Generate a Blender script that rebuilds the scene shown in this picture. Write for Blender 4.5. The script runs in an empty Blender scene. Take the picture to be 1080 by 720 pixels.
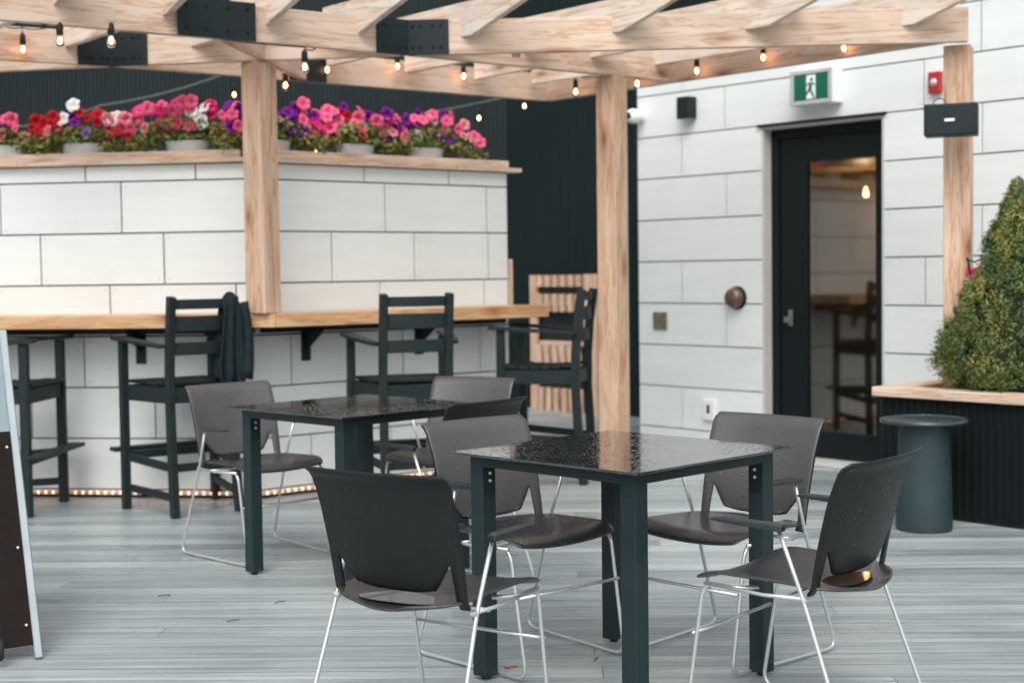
import bpy, math, random
from mathutils import Vector, Matrix, Euler
R = math.radians
PI = math.pi
sc = bpy.context.scene
C = sc.collection

# ------------------------------------------------------------------ camera
cam_d = bpy.data.cameras.new('camera'); cam = bpy.data.objects.new('camera', cam_d); C.objects.link(cam)
cam_d.sensor_width = 36; cam_d.lens = 1522.6/1080*36
cam_d.clip_start = .1; cam_d.clip_end = 600
_pi, _ro = .0481, -.0133
fwd = Vector((0, math.cos(_pi), -math.sin(_pi))); up0 = Vector((0, math.sin(_pi), math.cos(_pi))); rt0 = Vector((1, 0, 0))
rt = math.cos(_ro)*rt0+math.sin(_ro)*up0
up = -math.sin(_ro)*rt0+math.cos(_ro)*up0
cam.matrix_world = Matrix(((rt.x, up.x, -fwd.x, 0), (rt.y, up.y, -fwd.y, 0), (rt.z, up.z, -fwd.z, 1.3154), (0, 0, 0, 1)))
cam_d.dof.use_dof = True; cam_d.dof.focus_distance = 4.6; cam_d.dof.aperture_fstop = 2.8
sc.camera = cam

# ------------------------------------------------------------------ light
SUN_EL, SUN_AZ = 50, 188          # azimuth measured clockwise from +Y
w = bpy.data.worlds.new('World'); sc.world = w; w.use_nodes = True
nt = w.node_tree; nt.nodes.clear()
wo = nt.nodes.new('ShaderNodeOutputWorld'); bg = nt.nodes.new('ShaderNodeBackground')
sky = nt.nodes.new('ShaderNodeTexSky'); sky.sky_type = 'NISHITA'; sky.sun_disc = False
sky.sun_elevation = R(SUN_EL); sky.sun_rotation = R(SUN_AZ); sky.dust_density = 5; sky.air_density = 1.2
hs = nt.nodes.new('ShaderNodeHueSaturation'); hs.inputs['Saturation'].default_value = .30
nt.links.new(sky.outputs[0], hs.inputs['Color']); nt.links.new(hs.outputs[0], bg.inputs['Color'])
bg.inputs['Strength'].default_value = .15
nt.links.new(bg.outputs[0], wo.inputs[0])
sl = bpy.data.lights.new('sun', 'SUN'); sl.energy = .5; sl.angle = R(50); sl.color = (1, .98, .96)
so = bpy.data.objects.new('sun', sl); C.objects.link(so)
sd = Vector((math.sin(R(SUN_AZ))*math.cos(R(SUN_EL)), math.cos(R(SUN_AZ))*math.cos(R(SUN_EL)), math.sin(R(SUN_EL))))
so.rotation_euler = sd.to_track_quat('Z', 'Y').to_euler()
sc.view_settings.view_transform = 'Standard'; sc.view_settings.look = 'None'
sc.view_settings.exposure = 0.52; sc.view_settings.gamma = 1; sc.view_settings.use_curve_mapping = False
sc.cycles.max_bounces = 8; sc.cycles.diffuse_bounces = 4; sc.cycles.glossy_bounces = 4

# ------------------------------------------------------------------ mesh helpers
class MB:
    def __init__(s): s.v = []; s.f = []; s.mi = []
    def add(s, vs, fs, mi=0):
        b = len(s.v); s.v += [tuple(p) for p in vs]; s.f += [[i+b for i in f] for f in fs]; s.mi += [mi]*len(fs); return s
    def box(s, x0, x1, y0, y1, z0, z1, M=None, mi=0):
        vs = [Vector((x, y, z)) for z in (z0, z1) for x, y in ((x0, y0), (x1, y0), (x1, y1), (x0, y1))]
        if M is not None: vs = [M @ v for v in vs]
        return s.add(vs, [[3, 2, 1, 0], [4, 5, 6, 7], [0, 1, 5, 4], [1, 2, 6, 5], [2, 3, 7, 6], [3, 0, 4, 7]], mi)
    def beam(s, a, b, w, h, upv=(0, 0, 1), mi=0):
        """rectangular bar from a to b, w across, h along up"""
        a = Vector(a); b = Vector(b); d = (b-a).normalized(); u = Vector(upv)
        x = d.cross(u).normalized(); u = x.cross(d).normalized()
        vs = [p+x*sx*w/2+u*sz*h/2 for p in (a, b) for sx, sz in ((-1, -1), (1, -1), (1, 1), (-1, 1))]
        return s.add(vs, [[3, 2, 1, 0], [4, 5, 6, 7], [0, 1, 5, 4], [1, 2, 6, 5], [2, 3, 7, 6], [3, 0, 4, 7]], mi)
    def sweepbox(s, pts, w, h, xdir=(1, 0, 0), mi=0):
        """square bar through pts; w along xdir, h across in the path's plane"""
        n = len(pts); P = [Vector(p) for p in pts]; X = Vector(xdir); vs = []
        for i, p in enumerate(P):
            d = (P[min(i+1, n-1)]-P[max(i-1, 0)]).normalized(); u = X.cross(d).normalized()
            vs += [p+X*sx*w/2+u*sz*h/2 for sx, sz in ((-1, -1), (1, -1), (1, 1), (-1, 1))]
        fs = [[3, 2, 1, 0], [4*n-4, 4*n-3, 4*n-2, 4*n-1]]
        for i in range(n-1):
            for k in range(4): fs.append([4*i+k, 4*i+(k+1) % 4, 4*i+4+(k+1) % 4, 4*i+4+k])
        return s.add(vs, fs, mi)
    def tube(s, pts, r, n=8, closed=False, mi=0, r1=None):
        P = [Vector(p) for p in pts]; m = len(P); vs = []
        d0 = (P[1]-P[0]).normalized(); ref = Vector((0, 0, 1)) if abs(d0.z) < .9 else Vector((1, 0, 0))
        u = d0.cross(ref).normalized()
        for i, p in enumerate(P):
            if closed: d = (P[(i+1) % m]-P[i-1]).normalized()
            else: d = (P[min(i+1, m-1)]-P[max(i-1, 0)]).normalized()
            u = (u-d*u.dot(d)); u = u.normalized() if u.length > 1e-6 else d.orthogonal().normalized()
            v = d.cross(u); rr = r if r1 is None else r+(r1-r)*i/(m-1)
            vs += [p+(u*math.cos(2*PI*k/n)+v*math.sin(2*PI*k/n))*rr for k in range(n)]
        fs = []
        for i in range(m if closed else m-1):
            j = (i+1) % m
            for k in range(n): fs.append([i*n+k, i*n+(k+1) % n, j*n+(k+1) % n, j*n+k])
        if not closed: fs += [list(range(n))[::-1], [(m-1)*n+k for k in range(n)]]
        return s.add(vs, fs, mi)
    def lathe(s, prof, n=24, c=(0, 0, 0), M=None, mi=0, cap=True):
        vs = []
        for r, z in prof:
            for k in range(n):
                v = Vector((r*math.cos(2*PI*k/n), r*math.sin(2*PI*k/n), z))
                if M is not None: v = M @ v
                vs.append(v+Vector(c))
        fs = []
        for i in range(len(prof)-1):
            for k in range(n): fs.append([i*n+k, i*n+(k+1) % n, (i+1)*n+(k+1) % n, (i+1)*n+k])
        if cap: fs += [list(range(n))[::-1], [(len(prof)-1)*n+k for k in range(n)]]
        return s.add(vs, fs, mi)
    def prism(s, poly, y0, y1, M=None, mi=0):
        """poly in xz, extruded along y"""
        n = len(poly); vs = [Vector((x, y0, z)) for x, z in poly]+[Vector((x, y1, z)) for x, z in poly]
        if M is not None: vs = [M @ v for v in vs]
        fs = [list(range(n)), [2*n-1-i for i in range(n)]]+[[(i+1) % n, i, n+i, n+(i+1) % n] for i in range(n)]
        return s.add(vs, fs, mi)
    def build(s, name, mat, parent=None, smooth=False, bevel=0, seg=1, solid=0, sub=0):
        me = bpy.data.meshes.new(name); me.from_pydata(s.v, [], s.f)
        mats = mat if isinstance(mat, (list, tuple)) else [mat]
        for m in mats: me.materials.append(m)
        if len(mats) > 1: me.polygons.foreach_set('material_index', s.mi)
        if smooth:
            me.polygons.foreach_set('use_smooth', [True]*len(me.polygons))
        me.update()
        o = bpy.data.objects.new(name, me); C.objects.link(o)
        if parent is not None: o.parent = parent
        if smooth == 'auto':
            try: me.set_sharp_from_angle(angle=R(40))
            except Exception: pass
        if solid:
            m = o.modifiers.new('solid', 'SOLIDIFY'); m.thickness = solid; m.offset = 0
        if bevel:
            m = o.modifiers.new('bevel', 'BEVEL'); m.width = bevel; m.segments = seg; m.limit_method = 'ANGLE'; m.angle_limit = R(50)
        if sub:
            m = o.modifiers.new('sub', 'SUBSURF'); m.levels = sub; m.render_levels = sub
        return o

def tag(o, label=None, cat=None, group=None, kind=None):
    if label: o['label'] = label
    if cat: o['category'] = cat
    if group: o['group'] = group
    if kind: o['kind'] = kind
    return o
def thing(name, label, cat, loc=(0, 0, 0), rz=0, group=None, rot=None):
    o = bpy.data.objects.new(name, None); C.objects.link(o); o.empty_display_size = .1
    o.location = loc; o.rotation_euler = rot or (0, 0, rz)
    return tag(o, label, cat, group)
kids = {}
def children(o): return [c for c in bpy.data.objects if c.parent == o]
def copy_tree(o, parent=None):
    ch = children(o); c = o.copy(); C.objects.link(c); c.parent = parent
    for k in ch: copy_tree(k, c)
    return c
def rounded(pts, rad, n=5):
    P = [Vector(p) for p in pts]; out = [P[0]]
    for i in range(1, len(P)-1):
        a, b, c = P[i-1], P[i], P[i+1]
        r = min(rad, (a-b).length*.45, (c-b).length*.45)
        p = b+(a-b).normalized()*r; q = b+(c-b).normalized()*r
        for k in range(n+1):
            t = k/n; out.append(p*(1-t)**2+b*2*t*(1-t)+q*t*t)
    out.append(P[-1]); return out

# ------------------------------------------------------------------ materials
def newmat(name):
    m = bpy.data.materials.new(name); m.use_nodes = True
    return m, m.node_tree, m.node_tree.nodes['Principled BSDF']
def N(nt, typ, **kw):
    n = nt.nodes.new(typ)
    for k, v in kw.items():
        if k in n.inputs: n.inputs[k].default_value = v
        else: setattr(n, k, v)
    return n
def ramp(nt, fac, stops):
    r = nt.nodes.new('ShaderNodeValToRGB'); el = r.color_ramp.elements
    while len(el) < len(stops): el.new(.5)
    for e, (p, c) in zip(el, stops):
        e.position = p; e.color = (*c, 1) if len(c) == 3 else c
    nt.links.new(fac, r.inputs[0]); return r.outputs[0]
def mapping(nt, scale=(1, 1, 1), rand=True, coord='Object'):
    tc = nt.nodes.new('ShaderNodeTexCoord'); mp = nt.nodes.new('ShaderNodeMapping'); mp.inputs['Scale'].default_value = scale
    src = tc.outputs[coord]
    if rand:
        oi = nt.nodes.new('ShaderNodeObjectInfo'); ml = N(nt, 'ShaderNodeMath', operation='MULTIPLY'); ml.inputs[1].default_value = 37.
        nt.links.new(oi.outputs['Random'], ml.inputs[0])
        ad = N(nt, 'ShaderNodeVectorMath', operation='ADD'); nt.links.new(src, ad.inputs[0]); nt.links.new(ml.outputs[0], ad.inputs[1]); src = ad.outputs[0]
    nt.links.new(src, mp.inputs[0]); return mp.outputs[0]
def noise(nt, vec, scale, detail=4, rough=.55, dist=0):
    n = N(nt, 'ShaderNodeTexNoise'); n.inputs['Scale'].default_value = scale; n.inputs['Detail'].default_value = detail
    n.inputs['Roughness'].default_value = rough; n.inputs['Distortion'].default_value = dist
    nt.links.new(vec, n.inputs['Vector']); return n.outputs['Fac']
def bump(nt, b, h, strength=.3, dist=.005):
    bp = nt.nodes.new('ShaderNodeBump'); bp.inputs['Strength'].default_value = strength; bp.inputs['Distance'].default_value = dist
    nt.links.new(h, bp.inputs['Height']); nt.links.new(bp.outputs[0], b.inputs['Normal'])
def mixc(nt, fac, a, b, mode='MIX'):
    m = nt.nodes.new('ShaderNodeMix'); m.data_type = 'RGBA'; m.blend_type = mode
    if isinstance(fac, float): m.inputs[0].default_value = fac
    else: nt.links.new(fac, m.inputs[0])
    for i, x in ((6, a), (7, b)):
        if isinstance(x, tuple): m.inputs[i].default_value = (*x, 1)
        else: nt.links.new(x, m.inputs[i])
    return m.outputs[2]

def mat_plain(name, col, rough=.5, metal=0, var=.15, nscale=6, bumpk=.05, spec=.5, bdist=.003):
    m, nt, b = newmat(name); v = mapping(nt)
    f = noise(nt, v, nscale, 5)
    c = ramp(nt, f, [(.25, tuple(x*(1-var) for x in col)), (.75, tuple(min(1, x*(1+var)) for x in col))])
    nt.links.new(c, b.inputs['Base Color'])
    rr = N(nt, 'ShaderNodeMapRange'); rr.inputs['To Min'].default_value = max(0, rough-.08); rr.inputs['To Max'].default_value = min(1, rough+.1)
    nt.links.new(noise(nt, v, nscale*2.3, 4), rr.inputs[0]); nt.links.new(rr.outputs[0], b.inputs['Roughness'])
    b.inputs['Metallic'].default_value = metal; b.inputs['Specular IOR Level'].default_value = spec
    if bumpk: bump(nt, b, noise(nt, v, nscale*12, 3), bumpk, bdist)
    return m
def mat_wood(name, c1, c2, c3, rough=.6, axis='x', knots=True, gscale=1.0):
    m, nt, b = newmat(name)
    s = {'x': (1.1, 16, 16), 'z': (16, 16, 1.1), 'y': (16, 1.1, 16)}[axis]
    s = tuple(q*gscale for q in s)
    v = mapping(nt, s)
    f1 = noise(nt, v, 1.0, 6, .6, .6); f2 = noise(nt, v, 4.5, 5, .6, .2)
    ad = N(nt, 'ShaderNodeMath', operation='MULTIPLY_ADD'); nt.links.new(f2, ad.inputs[0]); ad.inputs[1].default_value = .35; nt.links.new(f1, ad.inputs[2])
    wv = N(nt, 'ShaderNodeMath', operation='MULTIPLY'); nt.links.new(f1, wv.inputs[0]); wv.inputs[1].default_value = 40
    sn = N(nt, 'ShaderNodeMath', operation='SINE'); nt.links.new(wv.outputs[0], sn.inputs[0])
    col = ramp(nt, ad.outputs[0], [(.42, c2), (.62, c1), (.9, c3)])
    g = ramp(nt, sn.outputs[0], [(.45, (1, 1, 1)), (1, (.80, .66, .54))])
    col = mixc(nt, 1.0, col, g, 'MULTIPLY')
    # weather stains, large
    v2 = mapping(nt, (1, 1, 1))
    st = ramp(nt, noise(nt, v2, 2.2, 4), [(.38, (.8, .8, .82)), (.6, (1, 1, 1))])
    col = mixc(nt, .75, col, st, 'MULTIPLY')
    if knots:
        vo = N(nt, 'ShaderNodeTexVoronoi'); vo.inputs['Scale'].default_value = 1
        s2 = {'x': (1.9, 6, 6), 'z': (6, 6, 1.9), 'y': (6, 1.9, 6)}[axis]
        nt.links.new(mapping(nt, s2), vo.inputs['Vector'])
        k = ramp(nt, vo.outputs['Distance'], [(.06, (.30, .17, .10)), (.10, (.66, .48, .36)), (.26, (1, 1, 1))])
        col = mixc(nt, .85, col, k, 'MULTIPLY')
    nt.links.new(col, b.inputs['Base Color']); b.inputs['Roughness'].default_value = rough
    b.inputs['Specular IOR Level'].default_value = .35
    bump(nt, b, f2, .25, .002); return m

M = {}
M['cedar'] = mat_wood('cedar', (.62, .475, .37), (.52, .365, .265), (.70, .58, .48))
M['cedar_up'] = mat_wood('cedar_up', (.63, .435, .305), (.50, .30, .19), (.71, .54, .42), axis='z')
M['cedar_rafter'] = mat_wood('cedar_rafter', (.72, .61, .52), (.62, .48, .37), (.78, .71, .63))
M['cedar_counter'] = mat_wood('cedar_counter', (.62, .38, .20), (.46, .25, .11), (.70, .48, .30), rough=.35)
M['black_metal'] = mat_plain('black_metal', (.008, .016, .018), .5, 0, .2, 8, .04, .3)
M['table_frame'] = mat_plain('table_frame', (.010, .023, .026), .42, 0, .15, 8, .03, .4)
M['bar_chair'] = mat_plain('bar_chair', (.009, .018, .019), .55, 0, .25, 12, .12, .3)
M['chrome'] = mat_plain('chrome', (.66, .68, .68), .30, .75, .02, 10, 0)
M['pad'] = mat_plain('pad', (.02, .03, .032), .35, 0, .2, 20, .05)
M['gap'] = mat_plain('gap', (.008, .011, .011), .9, 0, .2, 6, 0)
M['white_plastic'] = mat_plain('white_plastic', (.80, .82, .81), .4, 0, .03, 5, 0)
M['grey_plastic'] = mat_plain('grey_plastic', (.5, .52, .52), .35, .2, .05, 5, 0)
M['red_plastic'] = mat_plain('red_plastic', (.42, .02, .02), .4, 0, .1, 5, 0)
M['dull_steel'] = mat_plain('dull_steel', (.22, .23, .23), .4, .6, .1, 8, 0)
M['bronze'] = mat_plain('bronze', (.17, .12, .08), .3, .6, .3, 20, .05)
M['brass'] = mat_plain('brass', (.22, .18, .11), .45, .5, .2, 10, .05)
M['jacket'] = mat_plain('jacket', (.009, .019, .022), .8, 0, .35, 14, .3, .2)
M['soil'] = mat_plain('soil', (.03, .02, .012), .95, 0, .6, 40, .6)
M['green_sign'] = mat_plain('green_sign', (.0, .12, .07), .3, 0, .03, 4, 0)
M['board'] = mat_plain('board', (.010, .0065, .0055), .6, 0, .3, 18, .05, .12)
M['silver'] = mat_plain('silver', (.33, .38, .40), .4, .5, .08, 8, 0)
M['header_grey'] = mat_plain('header_grey', (.20, .26, .29), .5, 0, .15, 8, 0)
M['pinkcloth'] = mat_plain('pinkcloth', (.7, .06, .12), .8, 0, .3, 30, .2)
M['leafbrown'] = mat_plain('leafbrown', (.30, .12, .04), .7, 0, .4, 60, .2)
M['stool'] = mat_plain('stool', (.016, .036, .041), .6, 0, .2, 6, .05)
M['rubber'] = mat_plain('rubber', (.012, .013, .013), .7, 0, .2, 10, 0)
M['stem'] = mat_plain('stem', (.10, .14, .04), .7, 0, .3, 30, .1)
M['trunk'] = mat_plain('trunk', (.10, .065, .04), .9, 0, .3, 20, .5)

def mat_panel():
    m, nt, b = newmat('white_panel')
    v = mapping(nt, (1, 1, 1), False)
    f = noise(nt, mapping(nt, (1, 1, 9), False), 1.5, 4)
    c = ramp(nt, f, [(.3, (.735, .78, .775)), (.7, (.79, .83, .82))])
    f2 = noise(nt, mapping(nt, (1, 1, .7), False), 1.3, 5, .6)
    st = ramp(nt, f2, [(.35, (.95, .95, .94)), (.55, (1, 1, 1))])
    ge = nt.nodes.new('ShaderNodeNewGeometry'); isl = ramp(nt, ge.outputs['Random Per Island'], [(0, (.935, .94, .94)), (1, (1, 1, 1))])
    nt.links.new(mixc(nt, 1.0, mixc(nt, .8, c, st, 'MULTIPLY'), isl, 'MULTIPLY'), b.inputs['Base Color'])
    b.inputs['Roughness'].default_value = .55; b.inputs['Specular IOR Level'].default_value = .3
    bump(nt, b, noise(nt, mapping(nt, (2, 2, 30), False), 6, 3), .1, .002)
    return m
M['panel'] = mat_panel(); M['screw_grey'] = mat_plain('screw_grey', (.36, .37, .36), .5, .3, .1, 5, 0)

def mat_siding():
    m, nt, b = newmat('dark_siding')
    v = mapping(nt, (1, 1, 1), False)
    c = ramp(nt, noise(nt, v, .6, 4), [(.3, (.006, .014, .015)), (.7, (.011, .022, .024))])
    c2 = ramp(nt, noise(nt, mapping(nt, (30, 30, .8), False), 1, 4), [(.3, (.75, .8, .8)), (.8, (1.25, 1.2, 1.2))])
    nt.links.new(mixc(nt, 1.0, c, c2, 'MULTIPLY'), b.inputs['Base Color'])
    b.inputs['Roughness'].default_value = .5; b.inputs['Specular IOR Level'].default_value = .25; return m
M['siding'] = mat_siding()
M['door_black'] = mat_plain('door_black', (.004, .009, .010), .5, 0, .2, 5, .03, .22)
M['planter_black'] = mat_plain('planter_black', (.004, .008, .009), .6, 0, .3, 5, .05, .2)

def mat_deck():
    m, nt, b = newmat('wet_deck')
    tc = nt.nodes.new('ShaderNodeTexCoord')
    mp = nt.nodes.new('ShaderNodeMapping'); mp.inputs['Rotation'].default_value = (0, 0, R(1.5)); nt.links.new(tc.outputs['Object'], mp.inputs[0])
    P = mp.outputs[0]
    sx = nt.nodes.new('ShaderNodeSeparateXYZ'); nt.links.new(P, sx.inputs[0])
    def math_(op, a, b_=None, c_=None):
        n = N(nt, 'ShaderNodeMath', operation=op)
        for i, x in enumerate((a, b_, c_)):
            if x is None: continue
            if isinstance(x, (int, float)): n.inputs[i].default_value = x
            else: nt.links.new(x, n.inputs[i])
        return n.outputs[0]
    W = .14
    row = math_('FLOOR', math_('DIVIDE', sx.outputs[1], W)); fr = math_('FRACT', math_('DIVIDE', sx.outputs[1], W))
    wn = N(nt, 'ShaderNodeTexWhiteNoise'); wn.noise_dimensions = '1D'; nt.links.new(row, wn.inputs['W'])
    # staggered butt joints
    xs = math_('ADD', math_('DIVIDE', sx.outputs[0], 3.6), math_('MULTIPLY', wn.outputs['Value'], 7.3)); xf = math_('FRACT', xs)
    wn2 = N(nt, 'ShaderNodeTexWhiteNoise'); wn2.noise_dimensions = '2D'
    cb = nt.nodes.new('ShaderNodeCombineXYZ'); nt.links.new(row, cb.inputs[0]); nt.links.new(math_('FLOOR', xs), cb.inputs[1]); nt.links.new(cb.outputs[0], wn2.inputs['Vector'])
    gap = math_('LESS_THAN', fr, .036); joint = math_('LESS_THAN', xf, .0012); g = math_('MAXIMUM', gap, joint)
    # grain: long streaks along x
    def stretch(s):
        q = nt.nodes.new('ShaderNodeVectorMath'); q.operation = 'MULTIPLY'; q.inputs[1].default_value = s; nt.links.new(P, q.inputs[0])
        a = nt.nodes.new('ShaderNodeVectorMath'); a.operation = 'ADD'; nt.links.new(q.outputs[0], a.inputs[0]); nt.links.new(wn.outputs['Color'], a.inputs[1]); return a.outputs[0]
    f1 = noise(nt, stretch((.8, 45, 1)), 1, 6, .65); f2 = noise(nt, stretch((1.6, 110, 1)), 1, 4, .6); f3 = noise(nt, stretch((.5, 9, 1)), 1, 4)
    mix = math_('ADD', math_('MULTIPLY', f1, .50), math_('ADD', math_('MULTIPLY', f2, .38), math_('MULTIPLY', f3, .22)))
    col = ramp(nt, mix, [(.37, (.155, .185, .19)), (.48, (.265, .305, .312)), (.56, (.33, .375, .38)), (.67, (.46, .505, .51))])
    tone = ramp(nt, wn2.outputs['Value'], [(0, (.70, .72, .73)), (.35, (.92, .93, .93)), (.7, (1.02, 1.02, 1.02)), (1, (1.2, 1.19, 1.18))])
    col = mixc(nt, 1.0, col, tone, 'MULTIPLY')
    pt = ramp(nt, noise(nt, P, .9, 5, .6, .6), [(.35, (.78, .80, .82)), (.62, (1.05, 1.04, 1.03))])
    col = mixc(nt, .8, col, pt, 'MULTIPLY')
    nt.links.new(mixc(nt, g, col, (.13, .155, .16)), b.inputs['Base Color'])
    rg = ramp(nt, noise(nt, stretch((1.5, 14, 1)), 1, 5), [(.35, (.22,)*3), (.65, (.55,)*3)])
    nt.links.new(rg, b.inputs['Roughness']); b.inputs['Specular IOR Level'].default_value = .5
    hh = math_('SUBTRACT', math_('MULTIPLY', f1, .5), g)
    bump(nt, b, hh, .35, .004); return m
M['deck'] = mat_deck()

def mat_wet_top():
    m, nt, b = newmat('wet_table_top')
    v = mapping(nt, (1, 1, 1))
    nt.links.new(ramp(nt, noise(nt, v, 8, 3), [(.3, (.006, .009, .010)), (.8, (.014, .019, .021))]), b.inputs['Base Color'])
    b.inputs['Specular IOR Level'].default_value = .7; b.inputs['IOR'].default_value = 1.75
    b.inputs['Coat Weight'].default_value = .6; b.inputs['Coat Roughness'].default_value = .02
    vo = N(nt, 'ShaderNodeTexVoronoi'); vo.feature = 'SMOOTH_F1'; vo.inputs['Scale'].default_value = 75; vo.inputs['Smoothness'].default_value = .3
    nz = noise(nt, v, 30, 3); ad = N(nt, 'ShaderNodeVectorMath', operation='ADD'); nt.links.new(v, ad.inputs[0])
    sc_ = N(nt, 'ShaderNodeVectorMath', operation='SCALE'); sc_.inputs['Scale'].default_value = .02
    nc = nt.nodes.new('ShaderNodeTexNoise'); nc.inputs['Scale'].default_value = 25; nt.links.new(v, nc.inputs['Vector']); nt.links.new(nc.outputs['Color'], sc_.inputs[0]); nt.links.new(sc_.outputs[0], ad.inputs[1])
    nt.links.new(ad.outputs[0], vo.inputs['Vector'])
    drops = ramp(nt, vo.outputs['Distance'], [(.12, (1, 1, 1)), (.42, (0, 0, 0))])
    patch = ramp(nt, noise(nt, v, 7, 4, .6, .5), [(.38, (.25,)*3), (.52, (1, 1, 1))])
    h = mixc(nt, 1.0, drops, patch, 'MULTIPLY')
    rb = ramp(nt, patch, [(0, (.04,)*3), (1, (.10,)*3)]); nt.links.new(rb, b.inputs['Roughness'])
    bp = nt.nodes.new('ShaderNodeBump'); bp.inputs['Strength'].default_value = .36; bp.inputs['Distance'].default_value = .0012
    nt.links.new(h, bp.inputs['Height']); nt.links.new(bp.outputs[0], b.inputs['Normal']); nt.links.new(bp.outputs[0], b.inputs['Coat Normal'])
    return m
M['wet_top'] = mat_wet_top()

def mat_shell(name, col, drops=True, rough=.38, spec=.55, coat=0):
    m, nt, b = newmat(name); v = mapping(nt)
    nt.links.new(ramp(nt, noise(nt, v, 5, 5), [(.3, tuple(x*.85 for x in col)), (.7, tuple(x*1.15 for x in col))]), b.inputs['Base Color'])
    vo = N(nt, 'ShaderNodeTexVoronoi'); vo.inputs['Scale'].default_value = 55; nt.links.new(v, vo.inputs['Vector'])
    d = ramp(nt, vo.outputs['Distance'], [(.10, (1, 1, 1)), (.30, (0, 0, 0))])
    pt = ramp(nt, noise(nt, v, 9, 3), [(.45, (0, 0, 0)), (.58, (1, 1, 1))])
    h = mixc(nt, 1.0, d, pt, 'MULTIPLY')
    fine = noise(nt, v, 220, 2)
    rr = ramp(nt, h, [(0, (rough,)*3), (.5, (.1,)*3)]); nt.links.new(rr, b.inputs['Roughness'])
    b.inputs['Specular IOR Level'].default_value = spec; b.inputs['Coat Weight'].default_value = coat; b.inputs['Coat Roughness'].default_value = .18
    bp0 = nt.nodes.new('ShaderNodeBump'); bp0.inputs['Strength'].default_value = .12; bp0.inputs['Distance'].default_value = .001; nt.links.new(fine, bp0.inputs['Height'])
    bp = nt.nodes.new('ShaderNodeBump'); bp.inputs['Strength'].default_value = .7 if drops else .1; bp.inputs['Distance'].default_value = .002
    nt.links.new(h, bp.inputs['Height']); nt.links.new(bp0.outputs[0], bp.inputs['Normal']); nt.links.new(bp.outputs[0], b.inputs['Normal'])
    return m
M['shell'] = mat_shell('chair_shell', (.030, .031, .033), rough=.40, spec=.6, coat=.35)
M['shell_back_shaded'] = mat_shell('chair_back_shaded', (.0105, .0135, .0135), rough=.45, spec=.28)  # same plastic; shade on the down-facing outer side put into the colour

M['shell_front_skylit'] = mat_shell('chair_front_skylit', (.070, .068, .069), rough=.42, spec=.6)  # same plastic; sky light on the up-tilted inner side put into the colour

def mat_puddle():
    m, nt, b = newmat('puddle'); b.inputs['Base Color'].default_value = (.02, .018, .018, 1); b.inputs['Roughness'].default_value = .02; b.inputs['IOR'].default_value = 1.5; return m
M['puddle'] = mat_puddle()

def mat_emit(name, col, st):
    m, nt, b = newmat(name); b.inputs['Base Color'].default_value = (*col, 1)
    b.inputs['Emission Color'].default_value = (*col, 1); b.inputs['Emission Strength'].default_value = st
    b.inputs['Roughness'].default_value = .2; return m
M['bulb'] = mat_emit('bulb_glow', (1, .42, .15), 16)
M['rope'] = mat_emit('rope_glow', (1, .42, .22), 2.2)
def mat_glassbulb():
    m, nt, b = newmat('bulb_glass'); b.inputs['Transmission Weight'].default_value = 1; b.inputs['Roughness'].default_value = .02
    b.inputs['IOR'].default_value = 1.15; b.inputs['Base Color'].default_value = (1, .93, .85, 1); return m
M['bulb_glass'] = mat_glassbulb()
def mat_pane():
    m, nt, b = newmat('dark_glass'); out = nt.nodes['Material Output']
    gl = N(nt, 'ShaderNodeBsdfGlossy'); gl.inputs['Roughness'].default_value = .05; gl.inputs['Color'].default_value = (.95, .9, .85, 1)
    df = N(nt, 'ShaderNodeBsdfTransparent'); df.inputs['Color'].default_value = (.55, .60, .60, 1)
    fr = N(nt, 'ShaderNodeFresnel'); fr.inputs['IOR'].default_value = 3.0
    fr.inputs['IOR'].default_value = 2.6; ge = nt.nodes.new('ShaderNodeNewGeometry'); iv = N(nt, 'ShaderNodeMath', operation='SUBTRACT'); iv.inputs[0].default_value = 1; nt.links.new(ge.outputs['Backfacing'], iv.inputs[1])
    ml = N(nt, 'ShaderNodeMath', operation='MULTIPLY'); nt.links.new(fr.outputs[0], ml.inputs[0]); nt.links.new(iv.outputs[0], ml.inputs[1])
    ms = N(nt, 'ShaderNodeMixShader'); nt.links.new(ml.outputs[0], ms.inputs[0]); nt.links.new(df.outputs[0], ms.inputs[1]); nt.links.new(gl.outputs[0], ms.inputs[2])
    nt.links.new(ms.outputs[0], out.inputs[0]); return m
M['pane'] = mat_pane()
def mat_leaf(name, c1, c2, c3, sc_=6.0):
    m, nt, b = newmat(name); v = mapping(nt, (1, 1, 1), False)
    f = noise(nt, v, sc_, 3); g = noise(nt, v, sc_*9, 2)
    a = N(nt, 'ShaderNodeMath', operation='MULTIPLY_ADD'); nt.links.new(g, a.inputs[0]); a.inputs[1].default_value = .6; nt.links.new(f, a.inputs[2])
    nt.links.new(ramp(nt, a.outputs[0], [(.60, c1), (.80, c2), (.98, c3)]), b.inputs['Base Color'])
    b.inputs['Roughness'].default_value = .55
    b.inputs['Subsurface Weight'].default_value = 0
    return m
M['petunia_leaf'] = mat_leaf('petunia_leaf', (.06, .10, .02), (.17, .22, .045), (.42, .34, .09), 9)
M['boxwood'] = mat_leaf('boxwood', (.026, .068, .02), (.09, .14, .032), (.30, .27, .055), 7)
def mat_petal(name, col, dark):
    m, nt, b = newmat(name); tc = nt.nodes.new('ShaderNodeTexCoord')
    ln = N(nt, 'ShaderNodeVectorMath', operation='LENGTH'); nt.links.new(tc.outputs['Object'], ln.inputs[0])
    nt.links.new(ramp(nt, ln.outputs['Value'], [(.008, dark), (.02, col)]), b.inputs['Base Color'])
    b.inputs['Roughness'].default_value = .6; b.inputs['Specular IOR Level'].default_value = .2
    b.inputs['Subsurface Weight'].default_value = .15; b.inputs['Subsurface Radius'].default_value = (.01, .005, .005)
    return m
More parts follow.
